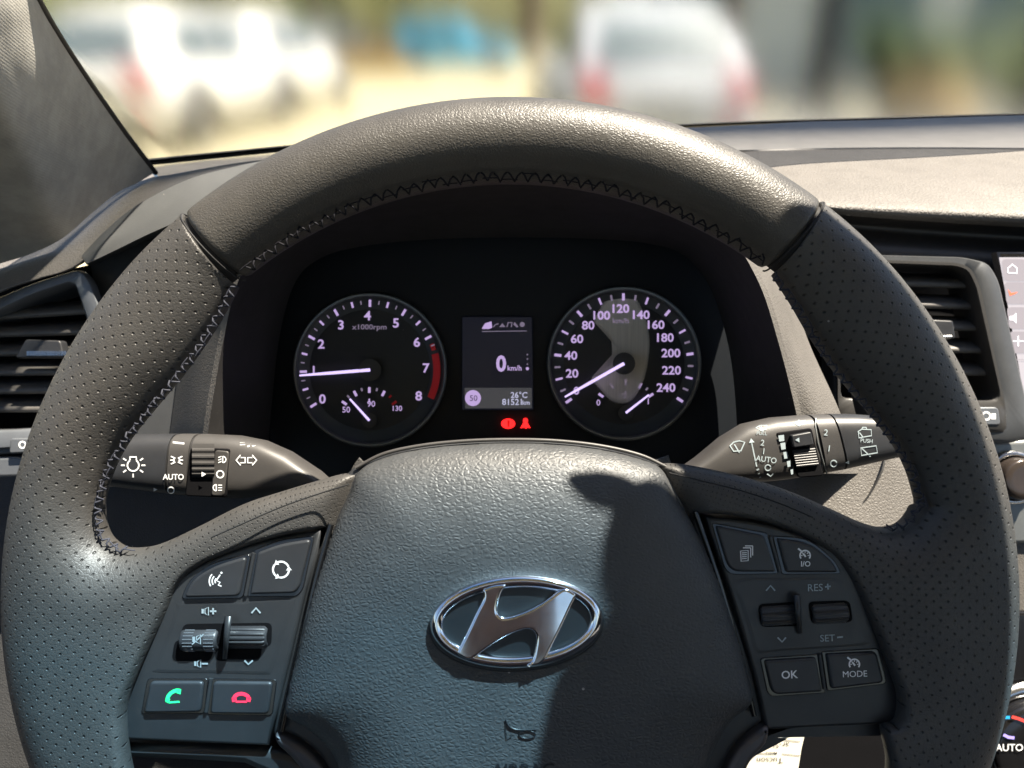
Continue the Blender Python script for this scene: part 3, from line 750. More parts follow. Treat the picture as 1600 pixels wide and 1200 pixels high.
def T2(s_, x, y, h, bold=.008, f=rp, mi=1, rot=-8): p = f(*C2(x, y)); mb.text(s_, p + Vector((0, 0, .0002)), h / F * SD, mi, R(rot), bold=bold, sx=.95)
L2([(270, 340), (295, 315), (335, 305), (372, 315), (345, 375), (295, 378)], 2, True); L2([(300, 330), (335, 388)], 1.8)
L2([(418, 310), (455, 485)], 1.8); mb.add([rp(*C2(*p)) for p in ((402, 322), (415, 288), (440, 315))], [(0, 1, 2)], 1, False)
L2([(461, 500), (465, 510)], 4); L2([(470, 530), (471, 537)], 3); L2([(478, 555), (480, 562)], 3)
T2('2', 495, 318, 9); T2('1', 503, 378, 9); T2('AUTO', 520, 434, 8.5); L2([(533 + 20 * math.cos(t), 492 + 20 * math.sin(t)) for t in [k * .5 for k in range(13)]], 1.8); L2([(527, 535), (552, 552), (570, 533)], 1.8)
L2([(450, 215), (475, 200), (528, 198), (520, 225), (485, 235)], 1.6, True); L2([(470, 205), (500, 240)], 1.6); L2([(488, 190), (488, 215)], 1.6)
T2('PULL', 490, 253, 5.5, rot=-3)
L2([(712, 182), (740, 168), (795, 165), (780, 190), (745, 200)], 1.6, True); L2([(725, 170), (752, 203)], 1.6); L2([(748, 160), (752, 180)], 1.6)
obj('arm', mb, [STALK, MARKB], Rs, sharp=60)
mb = MB(); rows = Rst([1274, 1276, 1300, 1302]); mb.grid(rows, cu=True); cap(mb, rows[0]); cap(mb, rows[-1])
T2('2', 935, 247, 9.5); T2('1', 957, 358, 9.5); L2([(990 + 22 * math.cos(t), 463 + 22 * math.sin(t)) for t in [k * .5 for k in range(13)]], 1.8)
obj('band', mb, [STALK, MARKB], Rs, sharp=60)
mb = MB(); rows = Rst([1305, 1307, 1340, 1372, 1400, 1410]); mb.grid(rows, cu=True); cap(mb, rows[0]); cap(mb, rows[-1])
L2([(1160, 240), (1185, 225), (1250, 228), (1252, 270), (1165, 285)], 1.7, True); L2([(1168, 248), (1195, 283)], 1.7); L2([(1185, 225), (1190, 212), (1215, 212), (1218, 226)], 1.6)
T2('PUSH', 1217, 305, 6, rot=-5)
L2([(1178, 355), (1285, 340), (1293, 388), (1183, 407)], 1.9, True); L2([(1185, 358), (1245, 415)], 1.8)
fillP(mb, rp, [C2(1095, 442), C2(1070, 458), C2(1098, 468)], 1)
obj('knob', mb, [BUTTON, MARKB], Rs, sharp=60)
mb = MB(); rows = Rst([1269, 1275], 2, ST * .93); mb.grid(rows, cu=True); rows = Rst([1301, 1306], 2, ST * .93); mb.grid(rows, cu=True); obj('groove', mb, SEAM, Rs)
mb = MB(); mb.tube([rp(x, y) for x, y in [C2(865, 150), C2(862, 200), C2(880, 320), (C2(915, 450)), C2(940, 530)]], .0004, seg=5); obj('chrome_line', mb, SILVER, Rs)
mb = MB(); plate(mb, [C2(580, 250), C2(830, 215), C2(912, 545), C2(735, 560), C2(720, 500)], FD + .0012, .0013, .0015); obj('window', mb, DARK, Rs)
mb = MB()
qz = lambda x, y: P(x, y, FD - .0006)
for (x, y, wd, hh) in ((628, 290, 40, 42), (640, 345, 34, 46), (658, 408, 30, 46), (679, 468, 24, 40), (701, 524, 18, 34)):
    a = .17; fillP(mb, qz, [C2(x - wd / 2 - hh * a / 2, y - hh / 2), C2(x + wd / 2 - hh * a / 2, y - hh / 2 - 5), C2(x + wd / 2 + hh * a / 2 - 5, y + hh / 2 - 5), C2(x - wd / 2 + hh * a / 2, y + hh / 2)], 0)
obj('level_bars', mb, MARKB, Rs)
mb = MB()
plate(mb, [C2(680, 265), C2(815, 240), C2(835, 330), C2(695, 350)], FD, .003, .0008)
fillP(mb, lambda x, y: P(x, y, FD - .0033), [C2(750, 283), C2(722, 300), C2(752, 316)], 1)
for k in range(7):
    y = 372 + k * 17; mb.tube([P(*C2(705 + k * 4, y + 8), FD - .0008), P(*C2(858 + k * 4, y - 8), FD - .0008)], .0007, 0, 6)
obj('slider', mb, [BUTTON, MARKB], Rs)

# ================================================================== INSTRUMENT CLUSTER
DG = .50
cl = thing('instrument_cluster', P(776, 580, DG), 'black instrument cluster with rev counter, speedometer and small centre screen', 'instrument cluster')
mb = MB(); mb.prism(rnd([P(x, y, DG + .03) for x, y in [(380, 360), (1200, 360), (1200, 740), (380, 740)]], .03, 6), .026, .002); obj('face_panel', mb, mat('cluster_face', (.004, .006, .009), .5, spec=.3), cl)
PUR = mat('lit_violet', (.1, .1, .1), .5, emit=(.58, .42, .78), es=.20)
PURD = mat('dim_violet', (.1, .1, .1), .5, emit=(.50, .40, .60), es=.08)
REDL = mat('lit_red', (.1, 0, 0), .5, emit=(1., .012, .012), es=.75)
REDD = mat('dial_red', (.22, .008, .014), .5, emit=(.6, .01, .02), es=.03)
BANDM = mat('dial_band', (.045, .052, .055), .45, .3, var=.1)
DIAL = mat('dial_face', (.010, .014, .017), .42, var=.1)
NEED = mat('needle_glow', (.2, .2, .2), .5, emit=(.60, .48, .90), es=.36)
def dial(cx, cy, numerals, unit, unit_pos, n_major, a0, a1, minor, needle_a, sub, name, label, redzone=None, numr=91):
    rt = 112
    mb = MB()
    pt = lambda x, y, z=0.: P(x, y, DG - z)
    ring = lambda r, z: [pt(cx + r * math.cos(t), cy - r * math.sin(t), z) for t in [2 * math.pi * k / 96 for k in range(96)]]
    mb.grid([ring(121, .0), ring(121, .0035), ring(119, .0048), ring(116, .0045), ring(114, .003)], 1, cu=True)        # bezel ring
    mb.grid([ring(114, .003), ring(110, .0015), ring(97, .0006), ring(94, .0)], 2, cu=True)     # sloping band
    mb.grid([ring(94.5, .0002), ring(50, .0002), ring(1, .0002)], 0, cu=True)
    tot = n_major * minor
    if redzone:
        rr = [[pt(cx + r * math.cos(R(a)), cy - r * math.sin(R(a)), .0024) for a in np.linspace(redzone[0], redzone[1], 20)] for r in (99, 110)]
        mb.grid(rr, 4)
        rr = [[pt(cx + r * math.cos(R(a)), cy - r * math.sin(R(a)), .0024) for a in np.linspace(redzone[0] + 3, redzone[0] + 9, 6)] for r in (101, 108)]
        mb.grid(rr, 4)
    for k in range(tot + 1):
        a = R(a0 + (a1 - a0) * k / tot); ty = 2 if k % minor == 0 else (1 if (minor == 4 and k % 2 == 0) else 0)
        if redzone and k > tot * 6.3 / 8: continue
        l = (11, 9, 6)[2 - ty]; wpx = (3.8, 3.2, 2.0)[2 - ty]
        if minor == 2: l = 11 if ty == 2 else 9; wpx = 4.2 if k % 4 == 0 else 3.2
        r1 = 109 - (0 if ty else 1); u = Vector((math.cos(a), math.sin(a), 0)); v = Vector((-u.y, u.x, 0))
        s_ = DG / F; c0 = pt(cx, cy, .0028); mb.add([c0 + u * s_ * (r1 - l) - v * s_ * wpx / 2, c0 + u * s_ * r1 - v * s_ * wpx / 2, c0 + u * s_ * r1 + v * s_ * wpx / 2, c0 + u * s_ * (r1 - l) + v * s_ * wpx / 2], [(0, 1, 2, 3)], 5 if ty == 0 else 3, False)
    for (s_, x, y, h) in numerals: mb.text(s_, pt(x - (x - cx) * .035, y - (y - cy) * .035, .0012), h / F * DG, 3, bold=.022, sx=1.08)
    mb.text(unit, pt(*unit_pos, .0012), 8 / F * DG, 5, bold=.015, sx=1.15)
    # small gauge
    sx, sy, labs, sn = sub
    for k, a in enumerate(np.linspace(145, 35, 9)):
        a = R(a); big = k % 2 == 0; u = Vector((math.cos(a), math.sin(a), 0)); v = Vector((-u.y, u.x, 0)); s2 = DG / F; c0 = pt(sx, sy, .0008)
        r1 = 52; l = 9 if big else 5; wp = 4 if big else 3
        mi = 4 if (redzone and k >= 7) else (3 if big else 5)
        mb.add([c0 + u * s2 * (r1 - l) - v * s2 * wp / 2, c0 + u * s2 * r1 - v * s2 * wp / 2, c0 + u * s2 * r1 + v * s2 * wp / 2, c0 + u * s2 * (r1 - l) + v * s2 * wp / 2], [(0, 1, 2, 3)], mi, False)
    for (s_, x, y, h) in labs: mb.text(s_, pt(x, y, .0008), h / F * DG, 3, bold=.01)
    mb.stroke([pt(sx, sy - 34, .0008), pt(sx, sy - 28, .0008)], 2.4 / F * DG, 3)
    o = obj(name, mb, [DIAL, mat('bezel_ring', (.16, .17, .17), .35, .5), BANDM, PUR, REDD, PURD], cl, sharp=40); o['label'] = label
    mb = MB(); mb.tube([pt(cx, cy, .002), pt(cx, cy, .009)], 17 / F * DG, 0, 28)
    a, L0, L1 = needle_a
    u = Vector((math.cos(R(a)), math.sin(R(a)), 0)); s2 = DG / F; c0 = pt(cx, cy, .0098)
    mb.tube([c0 + u * s2 * L0, c0 + u * s2 * L1 * .6, c0 + u * s2 * L1], [.0011, .0010, .0006], 1, 6)
    obj('needle', mb, [mat('needle_cap', (.02, .024, .026), .4), NEED], o)
    mb = MB(); mb.tube([pt(sx, sy, .001), pt(sx, sy, .004)], 12 / F * DG, 0, 24)
    u = Vector((math.cos(R(sn)), math.sin(R(sn)), 0)); c0 = pt(sx, sy, .0048)
    mb.tube([c0, c0 + u * s2 * 45], [.0008, .0006], 1, 6)
    obj('small_needle', mb, [MATS['needle_cap'], NEED], o)
nums = [('0', 501, 625, 14), ('1', 487, 578, 12), ('2', 499, 536, 14), ('3', 531, 505, 14), ('4', 574, 490, 14), ('5', 620, 502, 14), ('6', 654, 533, 14), ('7', 669, 575, 14), ('8', 657, 620, 14)]
dial(578, 578, nums, 'x1000rpm', (577, 512), 8, 212, -32, 4, (184.5, 0, 108), (577, 657, [('50', 541, 640, 9), ('90', 580, 631, 9), ('130', 621, 638, 8)], 132), 'rev_counter', 'rev counter, needle at 1', redzone=(14, -25))
nums = [('0', 898, 612, 12), ('20', 891, 584, 13), ('40', 889, 555, 13), ('60', 899, 528, 13), ('80', 917, 506, 13), ('100', 939, 490, 13), ('120', 970, 479, 13), ('140', 1003, 489, 13), ('160', 1027, 505, 13), ('180', 1042, 526, 13), ('200', 1051, 551, 13), ('220', 1052, 579, 13), ('240', 1043, 607, 13)]
dial(975, 568, nums, 'km/h', (970, 501), 12, 214, -33, 2, (209.5, 0, 104), (978, 645, [('0', 935, 629, 9), ('1/2', 973, 618, 8), ('1', 1013, 627, 9)], 38), 'speedometer', 'speedometer to 240 km/h, needle at 0')
# centre screen
mb = MB(); pt = lambda x, y, z=.0: P(x, y, DG - z)
mb.prism(rnd([pt(723, 496, -.003), pt(831, 496, -.003), pt(833, 640, -.003), pt(723, 640, -.003)], .001, 3), .0045, .0004, 0)
ft = lambda x, y: pt(x, y, .0018)
fillP(mb, lambda x, y: pt(x, y, .0016), [(726, 606), (831, 606), (831, 638), (727, 638)], 3)
mb.text('0', ft(783, 568), 24 / F * DG, 1, bold=.03, sx=.92); mb.text('km/h', ft(804, 575), 8 / F * DG, 1, bold=.015)
mb.text('26°C', ft(811, 617), 9 / F * DG, 2, bold=.01); mb.text('81521', ft(800, 628), 9.5 / F * DG, 2, bold=.01); mb.text('km', ft(822, 629), 7 / F * DG, 2, bold=.01)
fillP(mb, ft, arc(739, 622, 12.5, 0, 350, 24), 1); mb.text('50', pt(740, 622, .0021), 9 / F * DG, 4, bold=0)
fillP(mb, ft, [(753, 513), (758, 505), (768, 502), (769, 512), (764, 514), (754, 514)], 1)
for k, x in enumerate((775, 785, 795, 805, 816)):
    if k == 0: lnP(mb, ft, [(771, 511), (774, 507), (779, 506)], 1.6, 5, DG)
    elif k == 1: fillP(mb, ft, [(780, 511), (785, 505), (790, 511)], 5)
    elif k == 2: lnP(mb, ft, [(792, 511), (794, 504), (800, 504), (799, 511)], 1.8, 5, DG)
    elif k == 3: fillP(mb, ft, [(804, 503), (810, 510), (808, 512), (802, 507)], 5)
    else: fillP(mb, ft, arc(816, 507, 4, 0, 330, 10), 5)
lnP(mb, ft, [(753, 518), (823, 517)], 1.2, 5, DG)
for k, y in enumerate((554, 561, 569, 576)): fillP(mb, ft, arc(824, y, 1.4 if k < 3 else 2.6, 0, 330, 8), 5 if k < 3 else 1)
obj('centre_screen', mb, [mat('screen_black', (.006, .006, .012), .3, emit=(.05, .06, .12), es=.02), PUR, mat('lit_grey', (.1, .1, .1), .5, emit=(.4, .4, .55), es=.30), mat('screen_band', (.02, .02, .022), .3, emit=(.1, .1, .11), es=.12), mat('ink', (.02, .02, .05), .5), PURD], cl)
mb = MB()
mb.grid([[pt(794 + 11 * k * math.cos(t), 662 - 8 * k * math.sin(t), .001) for t in [q * .3927 for q in range(17)]] for k in (.05, 1)], 0, smooth=False)
fillP(mb, lambda x, y: pt(x, y, .0013), [(793, 657), (796, 657), (795.5, 667), (793.5, 667)], 1)
o = obj('warning_light', mb, [REDL, mat('lit_red_dark', (.1, 0, 0), .5, emit=(.25, 0, 0), es=.5)], cl); o['label'] = 'round red brake warning light'
mb = MB(); fillP(mb, lambda x, y: pt(x, y, .001), arc(821, 657, 4, 0, 330, 10), 0); fillP(mb, lambda x, y: pt(x, y, .0011), [(819, 658), (823, 658), (829, 669), (824, 668), (822, 670), (819, 668), (813, 669)], 0)
o = obj('warning_light', mb, REDL, cl); o['label'] = 'red seat belt warning light'

dm = bpy.data.materials.new('dial_glare'); dm.use_nodes = True; n_ = dm.node_tree.nodes; L_ = dm.node_tree.links; b = n_['Principled BSDF']  # bright glare on the dial, painted as a pale streaked film
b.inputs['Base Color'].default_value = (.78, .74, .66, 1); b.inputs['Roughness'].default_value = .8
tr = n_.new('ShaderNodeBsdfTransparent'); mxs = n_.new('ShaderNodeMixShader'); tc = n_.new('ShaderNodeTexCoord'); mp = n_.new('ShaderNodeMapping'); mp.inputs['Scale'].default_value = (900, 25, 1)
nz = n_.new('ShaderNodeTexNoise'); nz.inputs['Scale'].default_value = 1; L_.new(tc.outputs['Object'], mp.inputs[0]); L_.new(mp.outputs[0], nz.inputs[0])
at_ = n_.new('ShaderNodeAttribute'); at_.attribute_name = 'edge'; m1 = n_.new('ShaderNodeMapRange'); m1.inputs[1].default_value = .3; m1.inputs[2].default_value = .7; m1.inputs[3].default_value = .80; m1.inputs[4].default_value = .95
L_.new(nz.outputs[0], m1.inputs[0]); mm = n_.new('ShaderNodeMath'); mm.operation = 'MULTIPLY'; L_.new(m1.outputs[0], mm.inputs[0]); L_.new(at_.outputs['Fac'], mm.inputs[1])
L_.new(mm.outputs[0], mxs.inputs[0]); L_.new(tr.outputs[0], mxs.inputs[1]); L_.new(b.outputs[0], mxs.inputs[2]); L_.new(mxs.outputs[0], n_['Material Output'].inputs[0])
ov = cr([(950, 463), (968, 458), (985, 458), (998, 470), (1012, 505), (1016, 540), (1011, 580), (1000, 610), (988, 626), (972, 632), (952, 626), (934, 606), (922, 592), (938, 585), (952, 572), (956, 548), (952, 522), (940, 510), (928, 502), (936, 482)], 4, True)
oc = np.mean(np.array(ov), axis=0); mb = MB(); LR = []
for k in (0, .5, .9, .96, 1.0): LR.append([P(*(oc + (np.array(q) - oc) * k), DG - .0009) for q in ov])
mb.grid(LR, cu=True); lo_ = obj('dial_glare', mb, dm, cl); lo_['label'] = 'pale painted glare patch over the speedometer'
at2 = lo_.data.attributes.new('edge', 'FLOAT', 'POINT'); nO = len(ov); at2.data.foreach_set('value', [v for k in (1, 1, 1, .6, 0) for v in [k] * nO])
# ================================================================== DASHBOARD
dash = thing('dashboard', P(800, 420, .60), 'dark grey moulded dashboard with grained top pad and hood over the dials', 'dashboard')
# hood liner: from the lip to the dials
A0 = [(323, 740, .41), (324, 690, .41), (330, 640, .41), (349, 532, .41), (372, 440, .398), (420, 352, .386), (500, 308, .376), (640, 291, .37), (800, 286, .37), (950, 290, .37), (1070, 312, .372), (1135, 360, .366), (1185, 440, .370), (1215, 530, .382), (1243, 640, .398), (1262, 740, .41)]
A1 = [(418, 740, .495), (420, 690, .495), (426, 620, .495), (438, 520, .495), (462, 440, .49), (500, 404, .487), (560, 386, .485), (660, 375, .485), (800, 371, .485), (940, 374, .485), (1020, 382, .485), (1070, 400, .487), (1110, 450, .49), (1138, 540, .495), (1150, 640, .495), (1152, 740, .495)]
AM = [tuple((np.array(a) + np.array(b)) / 2 + np.array((0, -4, 0))) for a, b in zip(A0, A1)]
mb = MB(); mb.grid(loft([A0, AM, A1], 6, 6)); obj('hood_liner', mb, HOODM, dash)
# hood lip roll and outer skin (top of it hides behind the wheel rim)
lip = [tuple(np.array(a) + np.array(o)) for a, o in zip(A0, [(-8, 0, .004)] * 5 + [(-6, -6, .004)] * 2 + [(0, -8, .004)] * 4 + [(6, -6, .004)] + [(8, 0, .004)] * 4)]
SK = [(262, 740, .50), (264, 690, .50), (276, 600, .50), (290, 500, .50), (300, 440, .505), (345, 375, .52), (430, 310, .54), (600, 250, .54), (800, 222, .55), (960, 226, .55), (1100, 246, .53), (1190, 292, .50), (1228, 420, .455), (1262, 530, .44), (1313, 645, .43), (1345, 740, .43)]
mb = MB(); rows = loft([A0, lip], 6, 2); rows2 = loft([lip, [tuple((np.array(a) * .55 + np.array(b) * .45) + np.array((0, -4 if 4 < i < 12 else 0, -.006))) for i, (a, b) in enumerate(zip(lip, SK))], SK], 6, 8)
mb.grid(rows); mb.grid(rows2); obj('hood', mb, DASHG, dash)
# left shoulder pad
T0 = [(128, 399, .497), (165, 360, .492), (215, 320, .487), (290, 282, .482), (360, 262, .48), (430, 248, .478), (520, 236, .475)]
T1 = [(130, 404, .490), (172, 374, .484), (228, 341, .478), (298, 308, .472), (362, 288, .467), (430, 272, .462), (520, 262, .455)]
T2r = [(134, 413, .488), (182, 390, .480), (240, 362, .472), (300, 338, .464), (360, 318, .456), (430, 300, .448), (520, 285, .44)]
T3 = [(150, 418, .53), (190, 398, .53), (245, 374, .53), (300, 352, .52), (360, 335, .51), (430, 320, .50), (520, 300, .49)]
mb = MB(); mb.grid(loft([T0, T1, T2r], 8, 6)); mb.grid(loft([T2r, T3], 8, 3)); obj('shoulder_pad', mb, mat('shoulder_soft', (.075, .078, .08), .6, bump=[('noise', .001, .0001)], var=.06), dash)
# left top
LA = [(-160, 330, .74), (60, 296, .72), (150, 274, .72), (235, 259, .70), (300, 250, .74), (380, 241, .80), (470, 232, .86)]
LM = [(-160, 400, .60), (30, 372, .58), (110, 345, .58), (190, 305, .59), (270, 278, .62), (370, 256, .66), (470, 243, .72)]
LB = [(-160, 520, .485), (0, 449, .492), (60, 428, .494), (128, 401, .497), (205, 328, .50), (300, 284, .50), (470, 248, .50)]
LC = [(-160, 530, .483), (0, 458, .490), (60, 436, .492), (130, 412, .495), (206, 340, .51), (300, 296, .52), (470, 262, .52)]
mb = MB(); mb.grid(loft([LA, LM, LB, LC], 6, 6)); obj('top_pad', mb, DASH, dash)
# right top: rear shelf, step line, front pad with rolled nose
def rowz(pts): return [(x, y, -PZ(x, y, z).z) for x, y, z in pts]
Q0 = rowz([(1000, 203, -.100), (1170, 195, -.100), (1300, 188, -.100), (1450, 183, -.100), (1600, 180, -.100), (1800, 178, -.100), (2100, 182, -.100)])
Q1 = rowz([(1000, 240, -.104), (1170, 234, -.104), (1300, 231, -.104), (1450, 230, -.104), (1600, 231, -.104), (1800, 233, -.104), (2100, 240, -.104)])
Q1b = rowz([(1000, 243, -.109), (1170, 236.5, -.1055), (1300, 233.5, -.1055), (1450, 232.5, -.1055), (1600, 233.5, -.1055), (1800, 235.5, -.1055), (2100, 244, -.109)])
Q2 = rowz([(1000, 250, -.110), (1170, 256, -.110), (1300, 268, -.111), (1450, 276, -.112), (1600, 282, -.113), (1800, 290, -.114), (2100, 300, -.115)])
Q3 = rowz([(1000, 262, -.112), (1170, 290, -.117), (1300, 308, -.121), (1450, 318, -.124), (1600, 326, -.127), (1800, 335, -.129), (2100, 350, -.13)]); Q3 = [(x, y, z * .985) for x, y, z in Q3]
Q4 = [(x, y, z * .95) for (x, y, z) in rowz([(1000, 275, -.118), (1170, 305, -.124), (1300, 325, -.131), (1450, 337, -.136), (1600, 346, -.140), (1800, 356, -.142), (2100, 370, -.145)])]
Q5 = [(x, y + 9, z + .012) for x, y, z in Q4]
Q6 = [(x, y + 26, z + .03) for x, y, z in Q4]
mb = MB(); mb.grid(loft([Q0, Q1], 8, 4)); mb.grid(loft([Q1, Q1b], 8, 2)); obj('rear_shelf', mb, mat('rear_shelf_sunlit', (.36, .335, .31), .6, bump=[('noise', .0009, .00006)], var=.05), dash); mb = MB(); mb.grid(loft([Q1b, Q2, Q3, Q4, Q5], 8, 6)); obj('top_pad', mb, DASH, dash)  # sunlight on the shelf put into a paler colour than the pad's
mb = MB(); mb.grid(loft([Q5, Q6, [(x, y + 60, .585) for x, y, z in Q4], [(x, y + 130, .60) for x, y, z in Q4]], 6, 4)); obj('fascia', mb, mat('fascia_dark', (.02, .018, .017), .45, bump=[('noise', .0008, .00004)], var=.1), dash)
# trim piece under the shoulder
mb = MB(); mb.grid([[P(140, 402, .512), P(300, 330, .512), P(420, 300, .512)], [P(150, 470, .508), P(300, 470, .508), P(420, 470, .508)], [P(165, 760, .500), P(300, 760, .500), P(420, 760, .500)]], smooth=False)
obj('fascia', mb, mat('fascia_grey', (.035, .037, .04), .5, bump=[('noise', .0008, .00004)], var=.1), dash)
# lower panels seen through the wheel
mb = MB(); mb.grid(loft([[(-60, 730, .57), (200, 730, .56), (450, 720, .55)], [(-60, 800, .565), (200, 800, .555), (450, 800, .55)], [(-60, 1300, .53), (200, 1300, .53), (450, 1300, .53)]], 4, 6)); obj('knee_panel', mb, mat('knee_shaded', (.030, .031, .033), .55, bump=[('vor', .0018, .00014, .3)], var=.08), dash)  # shade on the left panel put into a darker copy of the grained plastic
mb = MB(); mb.grid(loft([[(1275, 655, .45), (1305, 650, .436), (1345, 662, .432), (1400, 690, .44)], [(1190, 745, .445), (1300, 760, .428), (1400, 760, .43), (1470, 770, .435)], [(1130, 900, .42), (1300, 900, .418), (1400, 900, .42), (1470, 900, .43)], [(1130, 1010, .415), (1300, 1010, .415), (1400, 1010, .418), (1470, 1010, .43)]], 4, 6))
obj('knee_panel', mb, DASHG, dash)
mb = MB(); mb.tube([P(x, y, d) for x, y, d in cr([(1385, 700, .4335), (1378, 735, .4275), (1360, 770, .4265), (1340, 800, .4255), (1320, 860, .42)], 5)], .0006, seg=5); obj('panel_gap', mb, SEAM, dash)
mb = MB(); mb.prism([P(x, y, .50) for x, y in [(1316, 560), (1345, 560), (1425, 720), (1405, 735), (1350, 700)]], .03, .003); obj('side_trim', mb, mat('side_trim', (.07, .07, .072), .4, .2), dash)
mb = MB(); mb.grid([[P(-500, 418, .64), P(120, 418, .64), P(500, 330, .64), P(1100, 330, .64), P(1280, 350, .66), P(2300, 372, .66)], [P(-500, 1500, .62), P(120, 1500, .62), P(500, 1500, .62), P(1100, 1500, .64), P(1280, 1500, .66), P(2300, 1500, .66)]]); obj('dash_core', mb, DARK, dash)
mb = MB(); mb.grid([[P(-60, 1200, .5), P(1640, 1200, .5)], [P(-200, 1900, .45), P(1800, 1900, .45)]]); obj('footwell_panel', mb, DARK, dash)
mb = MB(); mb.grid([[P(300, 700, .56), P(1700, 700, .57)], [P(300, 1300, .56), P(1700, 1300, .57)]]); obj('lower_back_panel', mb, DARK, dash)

# ---- air vents
def slat(mb, x0, y0, x1, y1, d, wd=.014, tilt=35, mi=0, th=.0046):
    a = P(x0, y0, d); b = P(x1, y1, d); f = Vector((0, -math.sin(R(tilt)), -math.cos(R(tilt)))) * -1
    f = Vector((0, math.sin(R(tilt)), -math.cos(R(tilt)))); up = Vector((0, math.cos(R(tilt)), math.sin(R(tilt))))
    rows = []
    for (u, v) in ((.0022, -th * .5), (.0004, -th * .42), (-.0006, -th * .15), (-.0004, th * .2), (.0008, th * .45), (.0028, th * .5), (wd, th * .3), (wd, -th * .2)):
        rows.append([a + f * u + up * v, b + f * u + up * v])
    mb.grid(rows, mi, cv=True); return mb
GRP = 'dashboard air vents'
v1 = thing('air_vent', P(60, 560, .50), 'air vent left of the wheel with sunlit slats and a ridged tab', 'air vent', GRP)
oo = [(-120, 520), (0, 468), (60, 443), (132, 421), (150, 440), (176, 520), (182, 690), (-120, 710)]
ii = [(-110, 540), (4, 489), (60, 463), (114, 444), (124, 446), (142, 500), (150, 560), (150, 666), (-110, 676)]
def frame(mb, o, i, d, h, mi=0, bev=.0012, ro=.006, ri=.004):
    O = rnd([P(x, y, d) for x, y in o], ro, 5); I = rnd([P(x, y, d) for x, y in i], ri, 5)
    up = Vector((0, 0, h)); me = len(O)
    # resample both outlines to the same count by angle
    def res(L, n=120):
        L = [Vector(p) for p in L]; cum = [0]
        for k in range(len(L)): cum.append(cum[-1] + (L[(k + 1) % len(L)] - L[k]).length)
        return L, cum
    c = sum(I, Vector()) / len(I)
    def ray(L, a):
        dx, dy = math.cos(a), math.sin(a); best = None
        for k in range(len(L)):
            p, q = L[k] - c, L[(k + 1) % len(L)] - c; ex, ey = q.x - p.x, q.y - p.y; den = dx * ey - dy * ex
            if abs(den) < 1e-12: continue
            t = (p.x * ey - p.y * ex) / den; s_ = (p.x * dy - p.y * dx) / den
            if t > 0 and -1e-9 <= s_ <= 1 + 1e-9 and (best is None or t > best): best = t
        return c + Vector((dx, dy, 0)) * (best or 0)
    an = [2 * math.pi * k / 160 for k in range(160)]
    a_, b_ = [ray(O, a) for a in an], [ray(I, a) for a in an]
    mid = lambda p, q, t: p * (1 - t) + q * t
    mb.grid([a_, [p + up * .6 for p in a_], [mid(p, q, .12) + up for p, q in zip(a_, b_)], [mid(p, q, .85) + up for p, q in zip(a_, b_)], [q + up * .7 for q in b_], [q - up * 1.5 for q in b_], [q - Vector((0, 0, .03)) for q in b_]], mi, cu=True)
mb = MB(); frame(mb, oo, ii, .500, .006); obj('vent_frame', mb, TRIM, v1, sharp=50)
mb = MB(); mb.prism([P(x, y, .54) for x, y in [(-130, 500), (160, 420), (175, 700), (-130, 700)]], .001, .0003); obj('vent_back', mb, DARK, v1)
VS = mat('slat_plastic', (.085, .08, .075), .5, bump=[('noise', .0007, .00003)], var=.08)
for (y0, y1, x0, tl) in ((500, 487, -40, 30), (527, 520, -110, 30), (556, 551, -110, 30), (586, 583, -110, 30), (614, 612, -110, 30), (642, 641, -110, 30)):
    mb = MB(); slat(mb, x0, y0, 150, y1, .507, tilt=38); obj('slat', mb, VS, v1)
mb = MB(); mb.prism(rnd([P(x, y, .500) for x, y in [(34, 560), (110, 560), (104, 533), (50, 531)]], .002, 4), .007, .001)
for k in range(26): mb.box(P(43 + k * 2.4, 552, .4925), .0005, .0030, .0005, 1)
obj('vent_tab', mb, [BUTTON, CHROME2], v1)
mb = MB(); mb.prism([P(x, y, .505) for x, y in [(-120, 672), (160, 668), (160, 704), (-120, 712)]], .008, .001); obj('switch_strip', mb, mat('fascia_grey2', (.035, .037, .04), .45), v1)
mb = MB(); mb.prism(rnd([P(x, y, .497) for x, y in [(22, 684), (60, 684), (60, 706), (20, 708)]], .002, 4), .004, .001)
mb.stroke([P(35 + 5 * math.cos(t), 695 + 5 * math.sin(t), .4928) for t in [k * .4 for k in range(17)]], .0011, 1)
obj('vent_button', mb, [TRIM, MARK], v1)
mb = MB(); mb.prism([P(x, y, .505) for x, y in [(-120, 716), (170, 708), (170, 738), (-120, 748)]], .008, .002); obj('trim_strip', mb, TRIM, dash)

FRG = mat('vent_frame_grey', (.075, .078, .082), .4, .3, var=.1)
v2 = thing('air_vent', P(1460, 520, .55), 'shaded centre air vent between the wheel and the screen', 'air vent', GRP)
oo = [(1300, 398), (1500, 403), (1540, 412), (1556, 440), (1612, 682), (1575, 692), (1300, 690)]
ii = [(1310, 410), (1490, 417), (1508, 424), (1520, 450), (1558, 618), (1548, 626), (1310, 622)]
mb = MB(); frame(mb, oo, ii, .555, .005); obj('vent_frame', mb, FRG, v2, sharp=50)
oo2 = [(1305, 404), (1492, 411), (1512, 419), (1527, 448), (1568, 640), (1570, 676), (1305, 672)]
mb = MB(); frame(mb, oo2, ii, .552, .004); obj('vent_frame', mb, mat('inner_frame', (.05, .048, .046), .35, .2), v2, sharp=50)
mb = MB(); mb.prism([P(x, y, .60) for x, y in [(1290, 390), (1560, 400), (1600, 700), (1290, 700)]], .001, .0003); obj('vent_back', mb, DARK, v2)
